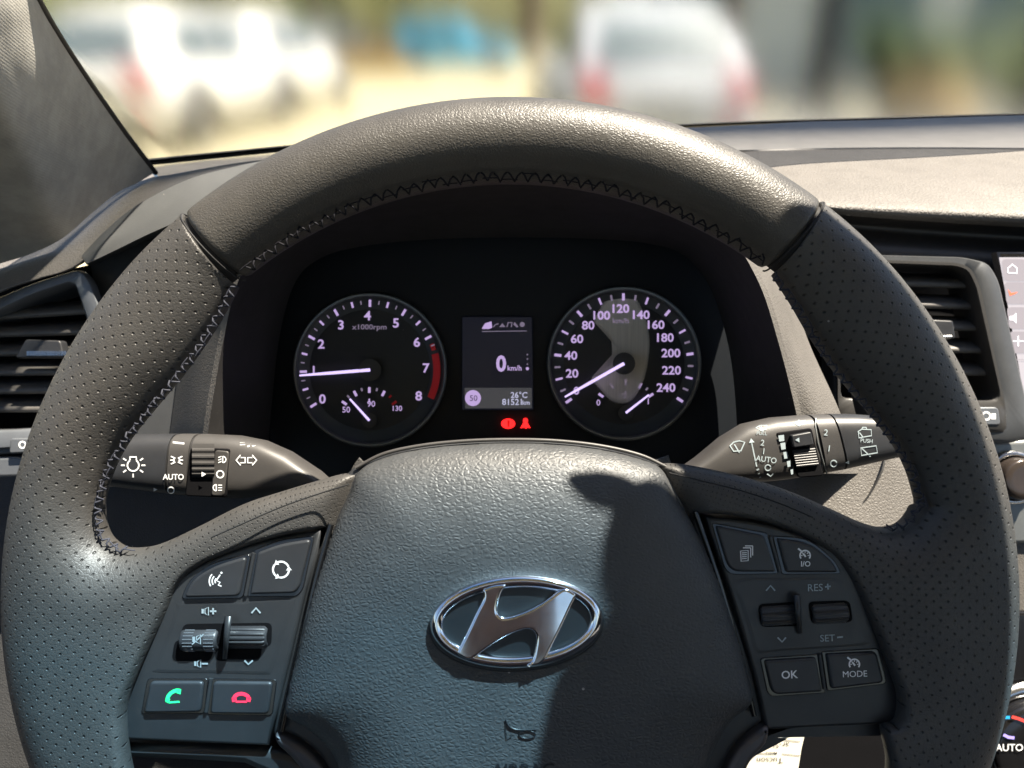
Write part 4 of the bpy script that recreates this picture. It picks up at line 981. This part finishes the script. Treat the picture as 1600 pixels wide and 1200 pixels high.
for y in (446, 479, 513, 548, 583): 
    mb = MB(); slat(mb, 1310, y - 4, 1512 + (y - 420) * .22, y + 2, .560, tilt=38, wd=.016); obj('slat', mb, VS, v2)
mb = MB(); mb.prism(rnd([P(x, y, .552) for x, y in [(1440, 500), (1482, 502), (1486, 530), (1440, 530)]], .002, 4), .006, .001); 
mb.tube([P(1442, 527, .5455), P(1486, 526, .5455)], .0012, 1, 6)
obj('vent_tab', mb, [BUTTON, CHROME2], v2)
mb = MB(); mb.prism(rnd([P(x, y, .550) for x, y in [(1500, 636), (1556, 636), (1560, 664), (1500, 664)]], .003, 4), .003, .001, 0)
mb.stroke([P(1541 + 6 * math.cos(t), 650 + 6 * math.sin(t), .5468) for t in [k * .4 for k in range(17)]], .0014, 1)
mb.add([P(x, y, .5468) for x, y in ((1549, 646), (1556, 646), (1556, 655), (1549, 655))], [(0, 1, 2, 3)], 1, False)
obj('vent_button', mb, [TRIM, MARK], v2)

# ---- centre console: screen and dials
scr = thing('infotainment_screen', P(1700, 600, .56), 'pale touchscreen with rounded grey icon tiles at the right edge', 'screen')
mb = MB(); mb.prism([P(x, y, .572) for x, y in [(1548, 396), (2000, 396), (2000, 760), (1630, 760)]], .008, .002); obj('screen_frame', mb, GLOSS, scr)
mb = MB(); zS = .5632
fillP(mb, lambda x, y: P(x, y, zS), [(1561, 402), (1980, 402), (1980, 740), (1622, 740)], 0)
for k, y in enumerate((422, 458, 497, 535)):
    mb.add(rnd([P(x, yy, zS - .0003) for x, yy in [(1565 + k * 4, y - 17), (1603 + k * 4, y - 17), (1605 + k * 4, y + 17), (1569 + k * 4, y + 17)]], .003, 4), [list(range(20))], 1, False)
mb.stroke([P(x, y, zS - .0006) for x, y in ((1575, 426), (1575, 419), (1582, 413), (1589, 419), (1589, 427))], .0007, 2, True)
fillP(mb, lambda x, y: P(x, y, zS - .0006), [(1575, 452), (1580, 458), (1591, 456), (1584, 460), (1578, 462)], 3)
fillP(mb, lambda x, y: P(x, y, zS - .0006), [(1578, 494), (1583, 494), (1588, 489), (1588, 505), (1583, 500), (1578, 500)], 2)
mb.stroke([P(1583, 533, zS - .0006), P(1599, 533, zS - .0006)], .0007, 2); mb.stroke([P(1591, 525, zS - .0006), P(1591, 541, zS - .0006)], .0007, 2)
mb.stroke([P(1585, 562, zS - .0006), P(1980, 562, zS - .0006)], .0006, 1)
obj('display', mb, [mat('display_pale', (.12, .11, .12), .3, emit=(.46, .43, .45), es=.28), mat('display_tile', (.10, .09, .10), .3, emit=(.36, .33, .35), es=.24), mat('display_white', (.5, .5, .5), .3, emit=(.7, .7, .72), es=.5), mat('display_red', (.5, .1, .05), .3, emit=(.7, .08, .03), es=.5)], scr)
con = thing('centre_console', P(1600, 900, .56), 'silver and black centre console right of the steering wheel', 'console')
mb = MB(); mb.prism([P(x, y, .575) for x, y in [(1500, 690), (1700, 680), (1760, 840), (1520, 846)]], .012, .003); obj('upper_panel', mb, SILVER, con)
mb = MB(); mb.prism([P(x, y, .58) for x, y in [(1500, 838), (1780, 832), (1790, 1010), (1520, 1010)]], .012, .003); obj('middle_panel', mb, DASHG, con)
mb = MB(); mb.prism([P(x, y, .575) for x, y in [(1510, 950), (1800, 945), (1830, 1300), (1520, 1300)]], .012, .003); obj('lower_panel', mb, GLOSS, con)
def knob(name, cx, cy, r, d, label, ringm, capm, hh=.014):
    t = thing(name, P(cx, cy, d), label, 'knob')
    s_ = (d) / F
    def rg(rr, z): return [P(cx, cy, d) + Vector((math.cos(a) * rr * s_, math.sin(a) * rr * s_, z)) for a in [2 * math.pi * k / 48 for k in range(48)]]
    mb = MB(); mb.grid([rg(r * 1.28, 0), rg(r * 1.26, .002), rg(r * 1.15, .004), rg(r * 1.05, .003), rg(r, .001)], cu=True); obj('knob_ring', mb, ringm, t)
    mb = MB(); mb.grid([rg(r * .99, 0), rg(r * .97, hh * .7), rg(r * .92, hh * .92), rg(r * .84, hh), rg(r * .5, hh * .97), rg(.5, hh * .96)], cu=True); obj('knob_cap', mb, capm, t)
    return t
knob('volume_knob', 1582, 746, 33, .562, 'round volume knob with bright ring under the centre vent', CHROME2, mat('knob_brown', (.05, .04, .035), .2, .3))
k2 = knob('climate_knob', 1612, 1165, 78, .560, 'black climate knob with silver ring and AUTO lettering at the lower right', CHROME2, GLOSS, .012)
mb = MB(); ff = lambda x, y: P(x, y, .5470)
mb.text('AUTO', ff(1577, 1168), 11 / F * .547, 0, bold=.01)
mb.stroke([ff(x, y) for x, y in ((1568, 1121), (1578, 1121))], .0022, 1); mb.stroke([ff(x, y) for x, y in ((1581, 1120), (1592, 1123), (1604, 1128))], .0022, 2)
mb.stroke([ff(x, y) for x, y in ((1568, 1148), (1576, 1152), (1585, 1153))], .0022, 3)
obj('knob_print', mb, [MARK, mat('blue_print', (.02, .35, .8), .5), mat('red_mark', (.8, .06, .05), .5), mat('violet_print', (.35, .3, .9), .5)], k2)
A, B = CRES; A = [(x - 4, y - 6) for x, y in A]
mb = MB(); mb.grid([[P(x, y, .4035) for x, y in A], [P((x + X2) / 2, (y + Y2) / 2, .4005) for (x, y), (X2, Y2) in zip(A, B)], [P(x, y, .3985) for x, y in B], [P(x, y, .4035) for x, y in B]]); obj('pale_trim', mb, mat('pale_silver', (.62, .62, .6), .4, .3), dash)
# paper tag hanging behind the lower right of the wheel
mb = MB(); TD = .40
tg = [(1130, 1290), (1150, 1120), (1262, 1126), (1252, 1168), (1246, 1205), (1238, 1290)]
mb.prism([P(x, y, TD) for x, y in tg], .0006, .0001)
tf = lambda x, y: P(x, y, TD - .0009)
mb.text('Tucson', tf(1203, 1188), 9 / F * TD, 1, flip=True, bold=-.01, sx=1.1); mb.text('ar-Skin', tf(1214, 1164), 9 / F * TD, 1, flip=True, bold=-.01, sx=1.1); mb.text('Wei?', tf(1222, 1146), 9 / F * TD, 1, flip=True, bold=-.01, sx=1.1)
mb.text('MARKE', tf(1205, 1177), 4 / F * TD, 1, flip=True); mb.text('MODELL', tf(1208, 1155), 4 / F * TD, 1, flip=True)
for y in (1157, 1179): mb.stroke([tf(1222, y - 1), tf(1250, y + 2)], .0003, 1)
mb.stroke([tf(1165, 1176), tf(1196, 1178)], .0003, 1)
tag(obj('paper_tag', mb, [mat('paper', (.62, .6, .52), .8, bump=[('noise', .002, .0001)]), mat('pen', (.05, .045, .04), .6)]), 'cream paper tag with upside-down handwriting behind the wheel, lower right', 'paper tag')

# ================================================================== PILLAR, WINDSCREEN, ROOF, SHADOW MIRROR
pil = thing('windscreen_pillar', P(100, 250, .6), 'grey fabric windscreen pillar at the upper left', 'pillar')
pr = [
 [(241, 270, .690), (214, 286, .672), (182, 302, .645), (140, 336, .612), (98, 372, .582), (50, 396, .555), (0, 412, .53), (-90, 440, .50), (-220, 470, .46)],
 [(190, 203, .672), (165, 215, .652), (130, 230, .625), (90, 250, .595), (50, 270, .57), (5, 285, .545), (-50, 300, .52), (-130, 320, .49), (-240, 350, .45)],
 [(133, 122, .645), (112, 128, .625), (82, 138, .60), (45, 150, .575), (5, 162, .55), (-40, 175, .525), (-95, 190, .50), (-165, 210, .47), (-270, 240, .44)],
 [(83, 45, .62), (62, 48, .60), (34, 54, .575), (0, 62, .55), (-40, 72, .525), (-85, 84, .50), (-140, 98, .475), (-210, 115, .45), (-310, 140, .42)],
 [(30, -50, .59), (8, -46, .57), (-20, -40, .545), (-55, -32, .52), (-95, -22, .495), (-140, -10, .47), (-195, 5, .445), (-260, 20, .42), (-360, 40, .40)],
 [(-110, -300, .50), (-130, -295, .48), (-160, -290, .46), (-195, -282, .44), (-230, -272, .42), (-270, -260, .40), (-320, -245, .38), (-380, -230, .36), (-460, -210, .34)]]
_r3 = RC.to_3x3(); _p0 = _r3 @ PZ(236, 254, -.101); _t = (_r3 @ PZ(300, 248, -.101) - _p0); _n = _t.cross(Vector((0, -math.cos(R(31)), math.sin(R(31))))).normalized()
_p0 = _p0 + Vector((0, .012, -.012)) - _n * (.004 if _n.y > 0 else -.004)
def gdepth(px, py): v = _r3 @ P(px, py, 1.); return _p0.dot(_n) / v.dot(_n)
pr = [[(x, y, max(d - r[0][2], -.10) + gdepth(r[0][0], r[0][1])) for x, y, d in r] for r in pr]
mb = MB(); mb.grid(loft(pr, 6, 6)); obj('pillar_cover', mb, PILLAR, pil)
mb = MB(); edge = cr([r[0] for r in pr], 8); mb.tube([P(x + 2, y, d + .003) for x, y, d in edge], .0022, seg=8)
obj('seal', mb, mat('rubber', (.01, .01, .01), .6), pil)
wsb = [(226, 253, -.101), (262, 250, -.101), (300, 246, -.101), (380, 238, -.101), (470, 229, -.101), (620, 216, -.101), (800, 207, -.101), (1000, 199, -.101), (1170, 191, -.101), (1400, 184, -.101), (1600, 178, -.101), (1900, 172, -.101)]
ws = thing('windscreen', PZ(800, 207, -.1), 'sloping dusty windscreen above the dashboard, street blurred behind it', 'windscreen')
R3 = RC.to_3x3(); Ri = R3.inverted()
base = [R3 @ PZ(x, y + 2, z) for x, y, z in wsb]; base = [Vector(q) for q in cr([tuple(b) for b in base], 4)]
def gl(p, L, off=0.):
    u = Vector((0, -math.cos(R(31)), math.sin(R(31)))); n_ = Vector((0, math.sin(R(31)), math.cos(R(31))))
    return Ri @ (p + Vector((0, .012, -.012)) + u * L + n_ * (off + .10 * L * (.9 - L)))
gm = bpy.data.materials.new('hazy_windscreen_glass'); gm.use_nodes = True; n_ = gm.node_tree.nodes; L_ = gm.node_tree.links; n_.clear()
out = n_.new('ShaderNodeOutputMaterial'); rf = n_.new('ShaderNodeBsdfRefraction'); L_.new(rf.outputs[0], out.inputs[0])
rf.inputs['Roughness'].default_value = .115; rf.inputs['IOR'].default_value = 1.5; rf.inputs['Color'].default_value = (.69, .70, .70, 1)
g2 = bpy.data.materials.new('clear_windscreen_glass'); g2.use_nodes = True; n_ = g2.node_tree.nodes; L_ = g2.node_tree.links; n_.clear()
out = n_.new('ShaderNodeOutputMaterial'); tr = n_.new('ShaderNodeBsdfTransparent'); tr.inputs['Color'].default_value = (.92, .93, .92, 1); L_.new(tr.outputs[0], out.inputs[0])
g = n_.new('ShaderNodeNewGeometry'); sx = n_.new('ShaderNodeSeparateXYZ'); L_.new(g.outputs['Position'], sx.inputs[0])
mr = n_.new('ShaderNodeMapRange'); mr.inputs[1].default_value = .243; mr.inputs[2].default_value = .212; L_.new(sx.outputs[1], mr.inputs[0])   # blue shade band along the top
mc_ = n_.new('ShaderNodeMix'); mc_.data_type = 'RGBA'; mc_.inputs[6].default_value = (.95, .95, .93, 1); mc_.inputs[7].default_value = (.37, .69, 1.0, 1); L_.new(mr.outputs[0], mc_.inputs[0]); L_.new(mc_.outputs[2], tr.inputs[0])
LZ = .31
mb = MB(); ks = [-.02 + (LZ + .02) * k / 24 for k in range(25)]
inner = [[gl(p, L) for p in base] for L in ks]; outer = [[gl(p, L, .004) for p in base] for L in ks]
mb.grid(inner); mb.grid([r[::-1] for r in outer])
for e in ([[r[0] for r in outer], [r[0] for r in inner]], [[r[-1] for r in inner], [r[-1] for r in outer]], [outer[0], inner[0]]): mb.grid(e, smooth=False)
go = obj("lower_glass", mb, gm, ws); go.cycles.is_caustics_caster = True
mb = MB(); mb.grid([[gl(p, L) for p in base] for L in [LZ + k * .06 for k in range(12)]]); obj('upper_glass', mb, g2, ws)
for o in COL.objects:
    if o.type == 'MESH' and o.parent not in (ws, cl, pil) and o is not go: o.cycles.is_caustics_receiver = True
mb = MB(); mb.tube([Ri @ (p + Vector((0, -.002, .002))) for p in base], .0035, seg=8); obj('lower_seal', mb, MATS['rubber'], ws)

# things in world axes
def wobj(name, mb, mats, parent=None, loc=(0, 0, 0), rz=0, sharp=None, fix=False):
    me = bpy.data.meshes.new(name); me.from_pydata(mb.v, [], mb.f)
    if not isinstance(mats, (list, tuple)): mats = [mats]
    for m in mats: me.materials.append(m)
    me.polygons.foreach_set('material_index', mb.m); me.polygons.foreach_set('use_smooth', mb.s)
    if fix:
        bm = bmesh.new(); bm.from_mesh(me); bmesh.ops.recalc_face_normals(bm, faces=bm.faces); bm.to_mesh(me); bm.free()
    me.update()
    if sharp: me.set_sharp_from_angle(angle=R(sharp))
    o = bpy.data.objects.new(name, me); COL.objects.link(o)
    if parent: o.parent = parent
    else: o.location = loc; o.rotation_euler = (0, 0, rz)
    return o
def wthing(name, loc, rz, label, cat, group=None, kind=None):
    o = bpy.data.objects.new(name, None); COL.objects.link(o); o.location = loc; o.rotation_euler = (0, 0, rz); return tag(o, label, cat, group, kind)
# unseen mirror slab, outline traced back along the sun from the wanted wheel shadow
def to_w(c): return CAM + R3 @ Vector(c)
MIR_T = .40
mout = [(900, 790), (903, 762), (920, 742), (945, 735), (972, 744), (1000, 762), (1050, 752), (1120, 700), (1180, 480), (1186, 420), (1215, 375), (1275, 318), (1340, 345), (1440, 440), (1520, 600), (1566, 780), (1580, 950), (1576, 1200), (1560, 1500), (1200, 1560), (820, 1500), (822, 1300), (836, 1210), (858, 1130), (915, 1070), (975, 1005), (998, 940), (996, 890), (965, 856), (920, 838)]
mz = (RC.to_3x3() @ (Wp(1240, 800, .012) + SUN_C * MIR_T)).z      # height of the slab's underside
def up_sun(px, py, z=.013):
    c = Wp(px, py, z); wv = R3 @ c; t = (mz - wv.z) / SUN.z; return c + SUN_C * t
mo = [up_sun(x, y) for x, y in cr(mout, 3, True)]
mc = sum(mo, Vector()) / len(mo)
mir = thing('shadow_mirror', mc, 'unseen black mirror slab shaped to cast the shadow on the wheel', 'mirror')
upw = Ri @ Vector((0, 0, 1))
mb = MB(); top = [p + upw * .016 for p in mo]; inn = [mc + (p - mc) * .93 + upw * .021 for p in mo]
mb.grid([mo, top, inn], cu=True); mb.add(mo, [list(range(len(mo)))], 0, False); mb.add(inn, [list(range(len(inn)))], 0, False)
mb.tube([mc + upw * .015, mc + upw * .08], .014, seg=12)
obj('shadow_slab', mb, SATIN, mir, fix=True)

# ================================================================== OUTSIDE
GRD = 0.
def wx(px, dist): return (px - 800) / F * dist * math.cos(R(PITCH)) * 1.0 + 0
def at(px, py_ground):      # ground point under a photo pixel
    v = R3 @ P(px, py_ground, 1.); t = -CAM.z / v.z; return CAM + v * t
gm2 = bpy.data.materials.new('ground_mat'); gm2.use_nodes = True; nn = gm2.node_tree.nodes; LL = gm2.node_tree.links; b = nn['Principled BSDF']
tc = nn.new('ShaderNodeTexCoord'); nz = nn.new('ShaderNodeTexNoise'); nz.inputs['Scale'].default_value = .8; nz.inputs['Detail'].default_value = 8; LL.new(tc.outputs['Object'], nz.inputs[0])
rp2 = nn.new('ShaderNodeValToRGB'); rp2.color_ramp.elements[0].color = (.38, .34, .22, 1); rp2.color_ramp.elements[1].color = (.52, .47, .32, 1); LL.new(nz.outputs[0], rp2.inputs[0]); LL.new(rp2.outputs[0], b.inputs['Base Color']); b.inputs['Roughness'].default_value = .9
mb = MB(); mb.grid([[(-400, -20, 0), (400, -20, 0)], [(-400, 700, 0), (400, 700, 0)]]); tag(wobj('ground', mb, gm2), 'sunlit pale yellow yard surface', None, kind='structure')
mb = MB(); mb.grid([[(2.2, 2, .004), (14, 2, .004)], [(2.0, 13, .004), (16, 13, .004)]]); tag(wobj('road', mb, mat('asphalt_grey', (.22, .22, .21), .9, bump=[('noise', .02, .004)], var=.1)), 'grey asphalt strip on the right', None, kind='structure')

def car(loc, rz, paint, label, group='parked cars', scale=1., hatch=True):
    """length along local y (rear at -y), width x, height z"""
    t = wthing('parked_car', loc, rz, label, 'car', group)
    L, Wd = 4.3, 1.8
    # body sections along y: (y, half width, z floor, z belt)
    secs = [(-2.12, .68, .42, .80), (-2.08, .80, .30, .92), (-1.9, .87, .24, .98), (-1.3, .9, .22, 1.0), (-.4, .9, .2, .98), (.5, .9, .2, .96), (1.2, .89, .22, .92), (1.75, .85, .26, .80), (2.05, .74, .32, .66), (2.15, .55, .42, .56)]
    mb = MB(); rows = []
    for y, hw, z0, z1 in secs:
        rows.append([Vector((x, y, z)) for x, z in ((0, z0), (hw * .8, z0), (hw * .97, z0 + .12), (hw, (z0 + z1) / 2), (hw * .97, z1 - .10), (hw * .88, z1), (0, z1 + .03), (-hw * .88, z1), (-hw * .97, z1 - .10), (-hw, (z0 + z1) / 2), (-hw * .97, z0 + .12), (-hw * .8, z0))])
    mb.grid(rows, cu=True); mb.add(rows[0], [list(range(12))]); mb.add(rows[-1], [list(range(12))])
    wobj('body', mb, paint, t, fix=True, sharp=60)
    mb = MB(); rows = []
    cab = [(-1.95, .70, .98, 1.0), (-1.72, .68, .98, 1.30), (-1.45, .66, .98, 1.47), (-.8, .66, .98, 1.53), (.0, .66, .97, 1.50), (.35, .66, .96, 1.40), (.75, .70, .95, 1.16), (1.05, .72, .93, .95)]
    for y, hw, z0, z1 in cab:
        zz = z1 - z0
        rows.append([Vector((x, y, z)) for x, z in ((hw + .12, z0 - .02), (hw + .10 - zz * .05, z0 + zz * .3), (hw - zz * .12 + .04, z0 + zz * .8), (hw - .14, z1), (0, z1 + .02), (-hw + .14, z1), (-hw + zz * .12 - .04, z0 + zz * .8), (-hw - .10 + zz * .05, z0 + zz * .3), (-hw - .12, z0 - .02))])
    mb.grid(rows); wobj('cabin', mb, paint, t, fix=True, sharp=70)
    glass = mat('car_glass', (.10, .14, .16), .15, coat=.5)
    def pane(pts): mb = MB(); mb.add([Vector(p) for p in pts], [list(range(len(pts)))], 0, False); wobj('window', mb, glass, t)
    for s in (-1, 1):
        f = lambda y, z: (s * (.835 - (z - .96) * .30), y, z)
        pane([f(-1.50, 1.02), f(-.55, 1.01), f(-.60, 1.40), f(-1.25, 1.38)]); pane([f(-.47, 1.01), f(.40, 1.0), f(.15, 1.33), f(-.50, 1.40)])
    pane([(-.62, -1.985, 1.03), (.62, -1.985, 1.03), (.54, -1.66, 1.40), (-.54, -1.66, 1.40)])
    pane([(-.66, 1.03, 1.01), (.66, 1.03, 1.01), (.56, .42, 1.39), (-.56, .42, 1.39)])
    for s in (-1, 1):
        mb = MB(); mb.box((s * .66, -2.08, .84), .26, .12, .16); wobj('tail_light', mb, mat('tail_red', (.5, .02, .03), .3, emit=(.8, .02, .03), es=.18), t)
        mb = MB(); mb.box((s * .62, 2.04, .66), .30, .16, .12); wobj('headlight', mb, mat('lamp_clear', (.6, .6, .6), .2), t)
        mb = MB(); mb.box((s * .6, -2.13, .45), .16, .04, .08); wobj('reflector', mb, MATS['tail_red'], t)
        for y in (-1.32, 1.32):
            mb = MB(); rr = .33
            prof = [(rr * .6, .10), (rr * .92, .11), (rr, .07), (rr, -.07), (rr * .92, -.11), (rr * .6, -.10)]
            mb.grid([[Vector((s * .80 + dx * s, y + math.cos(a) * r_, rr + math.sin(a) * r_)) for r_, dx in prof] for a in [2 * math.pi * k / 24 for k in range(24)]], cv=True)
            wh = wobj('wheel', mb, mat('tyre', (.03, .03, .03), .8), t)
            mb = MB(); c = Vector((s * .905, y, rr))
            for k in range(5):
                a = 2 * math.pi * k / 5; u = Vector((0, math.cos(a), math.sin(a))); v = Vector((0, -u.z, u.y)); mb.add([c + v * .04, c + u * rr * .62 + v * .05, c + u * rr * .62 - v * .05, c - v * .04], [(0, 1, 2, 3)], 0, False)
            mb.grid([[c + Vector((0, math.cos(a), math.sin(a))) * q for a in [2 * math.pi * k / 24 for k in range(24)]] for q in (rr * .56, rr * .64)], cu=True)
            rim = wobj('wheel_rim', mb, mat('rim_grey', (.35, .35, .36), .4, .5), t)
            mb = MB(); mb.grid([[Vector((s * (.905 + .002), y + math.cos(a) * q, .36 + math.sin(a) * q)) for a in [math.pi * (-.05 + 1.1 * k / 16) for k in range(17)]] for q in (.34, .42)]); wobj('wheel_arch', mb, mat('arch_dark', (.05, .05, .05), .7), t)
    mb = MB(); mb.box((0, -2.13, .62), .5, .03, .11); wobj('number_plate', mb, mat('plate', (.3, .3, .3), .5), t)
    return t
WHITE = mat('white_paint', (.80, .80, .80), .35, coat=.4); BLUE = mat('blue_paint', (.04, .36, .60), .35, coat=.4); SILV = mat('silver_blue_paint', (.58, .61, .67), .6); GREYP = mat('grey_paint', (.22, .24, .25), .4)
def place(px, py): p = at(px, py); return (p.x, p.y, 0)
def by_wheel(px, py, rz, lx=.8, ly=-1.32):
    p = at(px, py); c_, s_ = math.cos(rz), math.sin(rz); return (p.x - (lx * c_ - ly * s_), p.y - (lx * s_ + ly * c_), 0)
car(by_wheel(312, 230, R(-6)), R(-6), WHITE, 'white hatchback nearest the pillar, red tail lights towards us')
car(by_wheel(446, 186, R(-8)), R(-8), WHITE, 'white car beyond the nearest white hatchback')
car(place(716, 112), R(-97), BLUE, 'bright blue car parked side-on in the yard')
car(place(968, 232), R(3), SILV, 'pale silver-blue car seen from behind, right of the blue car')
car(place(545, 100), R(-70), GREYP, 'small grey car behind the yellow kerb')
# yard furniture and backdrop
mb = MB(); p = at(545, 112); mb.box((0, 0, .35), 4.2, .5, .7); tag(wobj('kerb_block', mb, mat('ochre_paint', (.50, .33, .10), .8), loc=(p.x, p.y - 1.5, 0)), 'ochre painted low block left of the blue car', 'block')
def shop():
    t = wthing('shop_building', (9.5, 15.5, 0), R(-4), 'grey building behind the parked cars on the right', 'building')
    mb = MB(); mb.box((0, 2, 2.5), 15, 4, 5); wobj('wall', mb, mat('render_grey', (.66, .74, .78), .9, bump=[('noise', .05, .004)], var=.1), t)
    for x in (-6.2, -2.6, -.2, 2.6, 5.2):
        mb = MB(); mb.box((x, -.03, 1.7), 1.5, .05, 2.2); wd = wobj('window', mb, mat('shop_glass', (.16, .24, .28), .15), t)
        mb = MB(); mb.box((x, -.06, .55), 1.7, .08, .12); wobj('sill', mb, mat('sill', (.4, .4, .38), .8), wd)
    mb = MB(); mb.box((0, -.4, 3.1), 15, .9, .2); wobj('canopy', mb, mat('canopy', (.35, .33, .30), .8), t)
shop()
def post(px, py, w_, h, m, label):
    p = at(px, py); mb = MB(); mb.tube([(0, 0, 0), (0, 0, h)], w_, seg=12); mb.tube([(0, 0, 0), (0, 0, .12)], w_ * 1.5, seg=12); tag(wobj('post', mb, m, loc=(p.x, p.y, 0)), label, 'post', 'posts in the yard')
post(1272, 175, .26, 3.2, mat('post_dark', (.06, .07, .075), .7), 'thick dark grey post standing by the building')
post(1128, 165, .16, 3.2, mat('post_brown', (.16, .13, .11), .7), 'brown post nearer the silver-blue car')
post(1312, 150, .13, 1.0, mat('post_cream', (.55, .50, .33), .7), 'short cream bollard right of the dark post')
post(835, 100, .25, 4.0, mat('post_brown2', (.20, .16, .13), .7), 'brown post just right of the blue car')
post(503, 90, .2, 4.0, mat('post_rust', (.24, .12, .10), .7), 'rust coloured post beyond the white cars')
p = at(1440, 205); mb = MB(); mb.prism([(-.5, -.3, 0), (.5, -.3, 0), (.5, .3, 0), (-.5, .3, 0)], .62, .03); tag(wobj('crate', mb, mat('tan_box', (.46, .34, .18), .8), loc=(p.x, p.y, 0)), 'tan crate standing on the grey asphalt', 'crate')
p = at(1600, 190); mb = MB(); mb.tube([(0, 0, 0), (0, 0, .75), (0, 0, .85)], [.25, .25, .12], seg=16); tag(wobj('bin', mb, mat('cream_bin', (.7, .67, .55), .6), loc=(p.x, p.y, 0)), 'cream rounded bin at the right edge of the windscreen', 'bin')
p = at(1075, 140); mb = MB(); mb.box((0, 0, 1.9), .7, .05, .5); mb.tube([(0, .06, 0), (0, .06, 2.0)], .04, seg=8); tag(wobj('sign_board', mb, mat('orange_red', (.75, .16, .06), .6), loc=(p.x, p.y, 0)), 'orange-red sign board above the silver-blue car', 'sign')
def tree(x, y, h, rad, label, c, name='tree', grp='trees beyond the yard', n=900):
    t = wthing(name, (x, y, 0), 0, label, 'tree', grp)
    mb = MB(); mb.tube([(0, 0, 0), (.1, 0, h * .4), (0, .1, h * .7)], [.22, .16, .08], seg=8)
    for k in range(5): a = k * 1.3; mb.tube([(.05, 0, h * .4), (math.cos(a) * rad * .5, math.sin(a) * rad * .5, h * .65)], [.09, .04], seg=6)
    wobj('trunk', mb, mat('bark', (.12, .09, .06), .9), t)
    mb = MB()
    cl_ = [(random.gauss(0, rad * .45), random.gauss(0, rad * .45), h * .62 + random.gauss(0, h * .16), random.uniform(.3, .5) * rad) for _ in range(12)]
    for k in range(n):
        q = random.choice(cl_); d_ = Vector((random.gauss(0, 1), random.gauss(0, 1), random.gauss(0, 1))).normalized() * q[3] * random.random() ** .4
        p = Vector(q[:3]) + d_; s_ = .16 + random.random() * .12; u = Vector((random.gauss(0, 1), random.gauss(0, 1), random.gauss(0, 1))).normalized(); v = u.orthogonal().normalized()
        mb.add([p - u * s_, p + v * s_ * .6, p + u * s_, p - v * s_ * .6], [(0, 1, 2, 3)], 0, False)
    wobj('crown', mb, mat(c[0], c[1], .7), t)
G1 = ('leaf_yellow', (.16, .17, .04)); G2 = ('leaf_green', (.07, .12, .035)); G3 = ('leaf_olive', (.22, .27, .11))
for (x, y, h, r_, lb, c) in ((-12, 36, 7, 3.0, 'yellow-green tree behind the white cars', G1), (-4.5, 34, 7, 3.2, 'tree above the grey car and ochre block', G1), (-8.3, 40, 8, 3.2, 'taller tree between the two yellowish trees', G2), (.5, 38, 7, 3.2, 'leafy tree right behind the blue car', G1), (5.2, 40, 8, 3.4, 'darker tree right of the blue car', G2), (-17, 38, 8, 3.5, 'olive tree at the pillar side of the windscreen', G3)):
    tree(x, y, h, r_, lb, c)
for (x, y, h, r_, lb, c) in ((7.6, 11.5, 1.5, .7, 'round olive bush before the grey building wall', G3), (6.1, 12.0, 1.4, .6, 'smaller green bush left of the olive bush', G2)):
    tree(x, y, h, r_, lb, c, 'bush', 'bushes by the building', 700)
mb = MB(); random.seed(3)
mb.grid([[(-60 + 8 * k, 70, 0) for k in range(16)], [(-60 + 8 * k, 70, 5 + random.random() * 2.5) for k in range(16)], [(-60 + 8 * k, 76, 6 + random.random()) for k in range(16)], [(-60 + 8 * k, 76, 0) for k in range(16)]]); tag(wobj('hedge', mb, mat('far_hedge', (.20, .20, .10), .9, bump=[('noise', .4, .2)], var=.3)), 'tall pale hedge closing the yard far behind', 'hedge')
# roof and side of the car behind the view
mb = MB()
mb.grid([[(-.75, .10, CAM.z + .42), (0, .12, CAM.z + .45), (1.3, .10, CAM.z + .42)], [(-.78, -.2, CAM.z + .45), (0, -.2, CAM.z + .48), (1.3, -.2, CAM.z + .45)], [(-.8, -.55, CAM.z + .44), (0, -.55, CAM.z + .47), (1.3, -.55, CAM.z + .44)], [(-.8, -1.45, CAM.z + .40), (0, -1.45, CAM.z + .43), (1.3, -1.45, CAM.z + .40)]])
tag(wobj('headliner', mb, mat('headliner', (.22, .21, .20), .9)), 'pale roof lining above the driver', 'roof lining')

# car body round the driver: doors, floor, rear
def cabbox(name, c, sz, label, cat, col=(.05, .05, .05)):
    mb = MB(); mb.box((0, 0, 0), *sz); return tag(wobj(name, mb, mat('cabin_' + name, col, .8), loc=c), label, cat)
cabbox('door_panel', (-.80, -.30, CAM.z - .47), (.06, 2.3, .62), 'dark door panel left of the driver', 'door')
cabbox('door_panel', (1.45, -.30, CAM.z - .47), (.06, 2.3, .62), 'dark door panel on the passenger side', 'door')
cabbox('rear_seat', (.32, -1.45, CAM.z - .55), (2.1, .25, .7), 'dark bench seat behind the driver', 'seat')
st = wthing('driver_seat', (0, -.62, CAM.z - 1.0), 0, 'dark driver seat facing the wheel', 'seat')
SE = mat('seat_cloth', (.20, .12, .09), .8)
mb = MB(); mb.prism(rnd([(-.25, -.07, .2), (.25, -.07, .2), (.25, .07, .2), (-.25, .07, .2)], .05, 5), .67, .05); wobj('backrest', mb, SE, st)
mb = MB(); mb.prism(rnd([(-.07, -.05, .88), (.06, -.05, .88), (.06, .05, .88), (-.07, .05, .88)], .04, 5), .16, .04); wobj('headrest', mb, SE, st)
cabbox('cabin_floor', (.32, -.30, CAM.z - .80), (2.3, 2.6, .04), 'dark carpeted cabin floor', 'floor')
cabbox('door_pillar', (-.78, -.62, CAM.z + .14), (.06, .16, .62), 'dark upright behind the left front window', 'pillar')
cabbox('door_pillar', (1.43, -.62, CAM.z + .14), (.06, .16, .62), 'dark upright behind the right front window', 'pillar')
